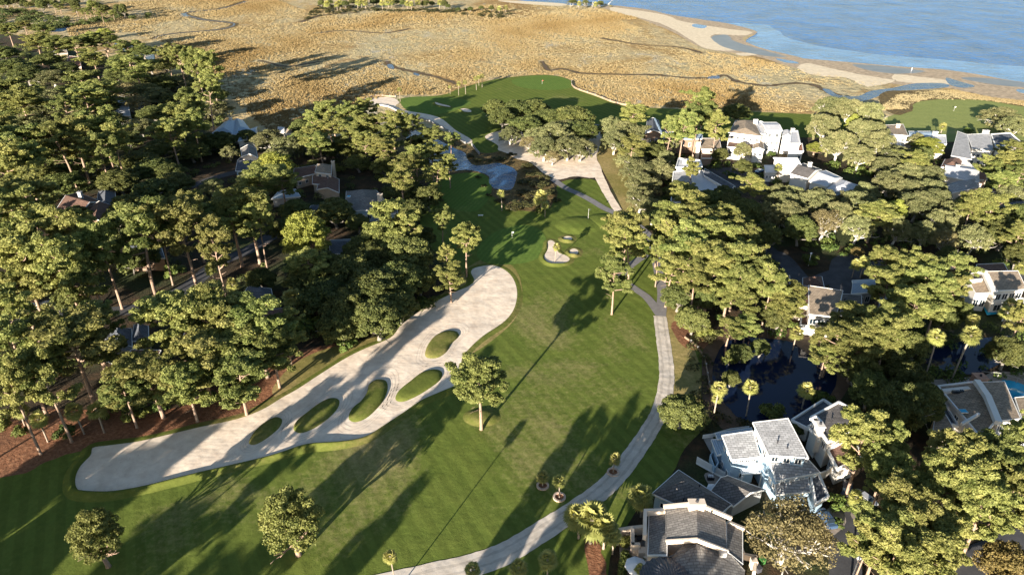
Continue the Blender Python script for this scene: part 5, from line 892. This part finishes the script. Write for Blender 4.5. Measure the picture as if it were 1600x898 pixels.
car('dark car parked between the white wall and the pine trunks',1322,768,60,'paint_black'); car('silver car parked on the brick driveway by the pine trunks',1350,783,120,'paint_silver'); car('black car tucked in the courtyard of the light blue house',1278,768,80,'paint_black'); car('dark blue car in the driveway gap beside the light blue house',1290,814,100,'paint_blue')
car('silver blue estate car parked on the road above the pines',1464,412,-20,'paint_silver'); car('dark car parked on the shaded driveway below the tall cream townhouse',1172,284,10,'paint_black'); car('dark car in the drive next to the row of white gabled houses',1186,270,40,'paint_blue'); car('silver car standing under trees beside the left woods road',318,520,20,'paint_silver')
# white picket fence behind the dark shingle roof
f=House('white picket fence panel behind the dark shingle roofed house',[(1088,722),(1131,746)],0,'fence','picket_fence')
a,b=P(1088,724)-f.c,P(1131,748)-f.c; d=b-a; n=34; bm=bmesh.new()
for i in range(n+1): bx(bm,(a.x+d.x*i/n,a.y+d.y*i/n,.95),(.16,.06,1.9),math.atan2(d.y,d.x))
f.put('pickets',bm,'trim'); f.beam('rail',[(1088,722.5,1.7),(1131,746.5,1.7)],.08,.12,'trim'); f.beam('rail',[(1088,724,.4),(1131,748,.4)],.08,.12,'trim')
# grill, table, chairs
def table(label,px,py,r=.7):
    b=P(px,py); e=tag(empty('patio_table',(b.x,b.y,.1)),label,'table'); bm=bmesh.new(); bmesh.ops.create_cone(bm,cap_ends=True,segments=18,radius1=r,radius2=r,depth=.06,matrix=Matrix.Translation((0,0,.72))); from_bm('table_top',bm,M['dark_metal'],e)
    for j in range(4):
        bm=bmesh.new(); bx(bm,(r*.6*math.cos(j*1.57+.8),r*.6*math.sin(j*1.57+.8),.35),(.06,.06,.7)); from_bm('leg',bm,M['dark_metal'],e)
def chair(label,px,py,rz,mat='cushion'):
    b=P(px,py); e=tag(empty('patio_chair',(b.x,b.y,.1),R(rz)),label,'chair','dark patio chairs on the peach walled terrace'); bm=bmesh.new(); bx(bm,(0,0,.42),(.6,.6,.12)); from_bm('seat',bm,M[mat],e); bm=bmesh.new(); bx(bm,(0,.3,.75),(.6,.1,.6)); from_bm('backrest',bm,M[mat],e)
    for x in(-.25,.25):
        for y in(-.25,.25): bm=bmesh.new(); bx(bm,(x,y,.18),(.05,.05,.36)); from_bm('leg',bm,M['dark_metal'],e)
table('round dark table under the white octagonal parasol',994,887); table('small dark table between peach pillars on the terrace',998,845,.5)
chair('dark cushioned chair nearest the upper left terrace wall',991,838,20); chair('dark cushioned chair right of the upper terrace table',1004,842,-60); chair('dark cushioned chair left of the white parasol',984,880,90); chair('dark cushioned chair below the peach pillars, above the parasol',990,866,0)
g=House('silver lidded barbecue grill on the patio behind the picket fence',[(1110,742),(1112,744)],0,'grill','barbecue_grill'); g.box('cabinet',1111,744,.9,(1.3,.6,.8),'dark_metal'); g.box('lid',1111,742,1.25,(1.1,.55,.35),'roof_metal_light'); g.box('side_shelf',1114,744,.95,(.4,.5,.06),'trim')
sheet('patio_paving',[(1100,742),(1118,738),(1135,752),(1118,768)],.05,'paving')
# lamp post, bins, flagsticks, tee marker
def flag(label,px,py,col='flag_red',hh=2.6):
    b=P(px,py); e=tag(empty('flagstick',(b.x,b.y,.05)),label,'flagstick'); bm=bmesh.new(); bmesh.ops.create_cone(bm,cap_ends=True,segments=6,radius1=.04,radius2=.03,depth=hh,matrix=Matrix.Translation((0,0,hh/2))); from_bm('pole',bm,M['trim'],e); bm=bmesh.new(); bx(bm,(.35,0,hh-.28),(.7,.03,.45)); from_bm('flag',bm,M[col],e)
flag('flagstick standing on the far striped green',847,132); flag('flagstick with pale flag on the near putting green',800,372,'cloth_white',2.4); flag('slim marker pole by the asphalt path behind the pot bunkers',919,343,'dark_metal',4.2)
flag('flagstick with pale flag on the far right green',1490,174,'cloth_white')
def signbox(label,px,py,size=(2,.4,.8),mat='trim',rz=0):
    b=P(px,py); e=tag(empty('tee_sign',(b.x,b.y,.05),rz),label,'sign'); bm=bmesh.new(); bx(bm,(0,0,.5+size[2]/2),size); from_bm('board',bm,M[mat],e)
    for x in (-1,1): bm=bmesh.new(); bx(bm,(x*size[0]*.4,0,.25),(.12,.12,.5)); from_bm('post',bm,M['wood'],e)
signbox('low white tee marker board on the shaded green turf',751,339,(1.9,.3,.35))
def lamp(label,px,py,hh=5):
    b=P(px,py); e=tag(empty('street_lamp',(b.x,b.y,0)),label,'street lamp'); bm=bmesh.new(); bmesh.ops.create_cone(bm,cap_ends=True,segments=8,radius1=.12,radius2=.07,depth=hh,matrix=Matrix.Translation((0,0,hh/2))); from_bm('post',bm,M['trim'],e); bm=bmesh.new(); bmesh.ops.create_cone(bm,cap_ends=True,segments=8,radius1=.2,radius2=.34,depth=.5,matrix=Matrix.Translation((0,0,hh+.2))); bmesh.ops.create_cone(bm,cap_ends=True,segments=8,radius1=.4,radius2=.08,depth=.22,matrix=Matrix.Translation((0,0,hh+.57))); from_bm('lantern',bm,M['cloth_white'],e)
lamp('white lantern street lamp beside the road at the bottom right',1330,905); lamp('dark slim lantern lamp in the planted car park island',1263,415,4)
def bin_(label,px,py,mat):
    b=P(px,py); e=tag(empty('wheeled_bin',(b.x,b.y,0),.4),label,'bin','bins by the side patio'); bm=bmesh.new(); bx(bm,(0,0,.55),(.9,.9,1.0)); bmesh.ops.bevel(bm,geom=bm.edges[:],offset=.05,affect='EDGES'); from_bm('bin_body',bm,M[mat],e); bm=bmesh.new(); bx(bm,(0,0,1.1),(1,1,.08)); from_bm('lid',bm,M[mat],e)
bin_('bright green bin beside the side patio of the grey house',1190,879,'bin_green'); bin_('dark bin at the foot of the grey house side patio',1184,892,'cushion')
# hedge by the terrace
def hedge(label,pts,w_,hh):
    W=[P(a,b) for a,b in pts]; cl=[]; rr=random.Random(3)
    for p,q in zip(W,W[1:]):
        n=int((q-p).length/.6)+1
        for i in range(n):
            c=p.lerp(q,i/n)
            for z in (.5,hh-.4): cl.append((c.x+rr.uniform(-.1,.1),c.y+rr.uniform(-.1,.1),z,w_/2,w_/2,.55,.6))
    tag(link('hedge',leaves('hedge',cl,.2,330,np.random.default_rng(4),.6),M['shrub_leaves']),label,'hedge')
hedge('clipped green hedge along the left side of the parasol terrace',[(971,905),(973,885),(978,868)],1.6,1.6); hedge('clipped square green hedge above the parasol terrace',[(972,852),(984,850)],1.7,1.7)
# timber bulkheads
def bulkhead(label,pts,hh,mat='wood',th=.25,step=2.4):
    W=[P(a,b) for a,b in smooth_px(pts,3,False)]; c=W[len(W)//2]; e=tag(empty('timber_bulkhead',(c.x,c.y,0)),label,'retaining wall'); bm=bmesh.new(); acc=0; posts=bmesh.new()
    for p,q in zip(W,W[1:]):
        d=q-p; 
        if d.length<.05: continue
        bx(bm,(p+q)/2-c+Vector((0,0,hh/2)),(d.length+.1,th,hh),math.atan2(d.y,d.x)); acc+=d.length
        if acc>step: bx(posts,q-c+Vector((0,0,hh/2+.15)),(.3,.3,hh+.3),math.atan2(d.y,d.x)); acc=0
    from_bm('planking',bm,M[mat],e); from_bm('posts',posts,M['grey_wood'],e)
bulkhead('long timber retaining wall round the far flagstick green facing the marsh',[(893,127),(897,138),(930,150),(965,163),(1000,168)],1.1,'wood')
bulkhead('pale plank wall on the inner side of the far left sand strip',[(580,164),(607,168),(627,178),(653,185),(677,193),(700,206),(727,225)],1.0,'grey_wood'); bulkhead('low timber edging at the marsh end of the left sand strip',[(563,162),(571,157),(587,151),(618,152)],.9,'wood'); bulkhead('short timber jetty stub on the creek bank by the shaded turf',[(737,227),(743,235),(749,242)],1.2,'grey_wood',.5)
bulkhead('timber edging along the lagoon bank by the cart path bend',[(1070,528),(1085,540),(1100,560),(1108,600),(1118,640)],.6,'wood')
# beach markers and driftwood
for lab,px,py in (('small white post standing in the shallow water off the beach',1424,111),):
    b=P(px,py); e=tag(empty('marker_post',(b.x,b.y,0)),lab,'post'); bm=bmesh.new(); bx(bm,(0,0,1.0),(.25,.25,2.0)); from_bm('post',bm,M['cloth_white'],e); bm=bmesh.new(); bx(bm,(0,0,2.1),(.4,.4,.15)); from_bm('cap',bm,M['trim'],e)
rr=random.Random(2)
for i,(px,py) in enumerate(((890,11),(903,12),(915,11),(925,13),(936,10),(948,9))):
    b=P(px,py); paths=[limb(Vector((0,0,.3)),Vector((rr.uniform(-1,1),rr.uniform(-.6,.6),rr.uniform(.1,.6))),rr.uniform(6,10),.5,np.random.default_rng(i),4,.1,.3)]+[limb(Vector((0,0,.3)),Vector((rr.uniform(-1,1),rr.uniform(-1,1),.9)),5,.3,np.random.default_rng(i+50),3,.1,.4) for _ in range(2)]
    o=link('driftwood_log',tubes('driftwood_log',paths),M['pale_bark'],None,b); tag(o,f"bleached driftwood trunk on the beach tip, {['leftmost','second from left','third from left','third from right','second from right','rightmost'][i]} of six",'driftwood','driftwood on the beach tip')
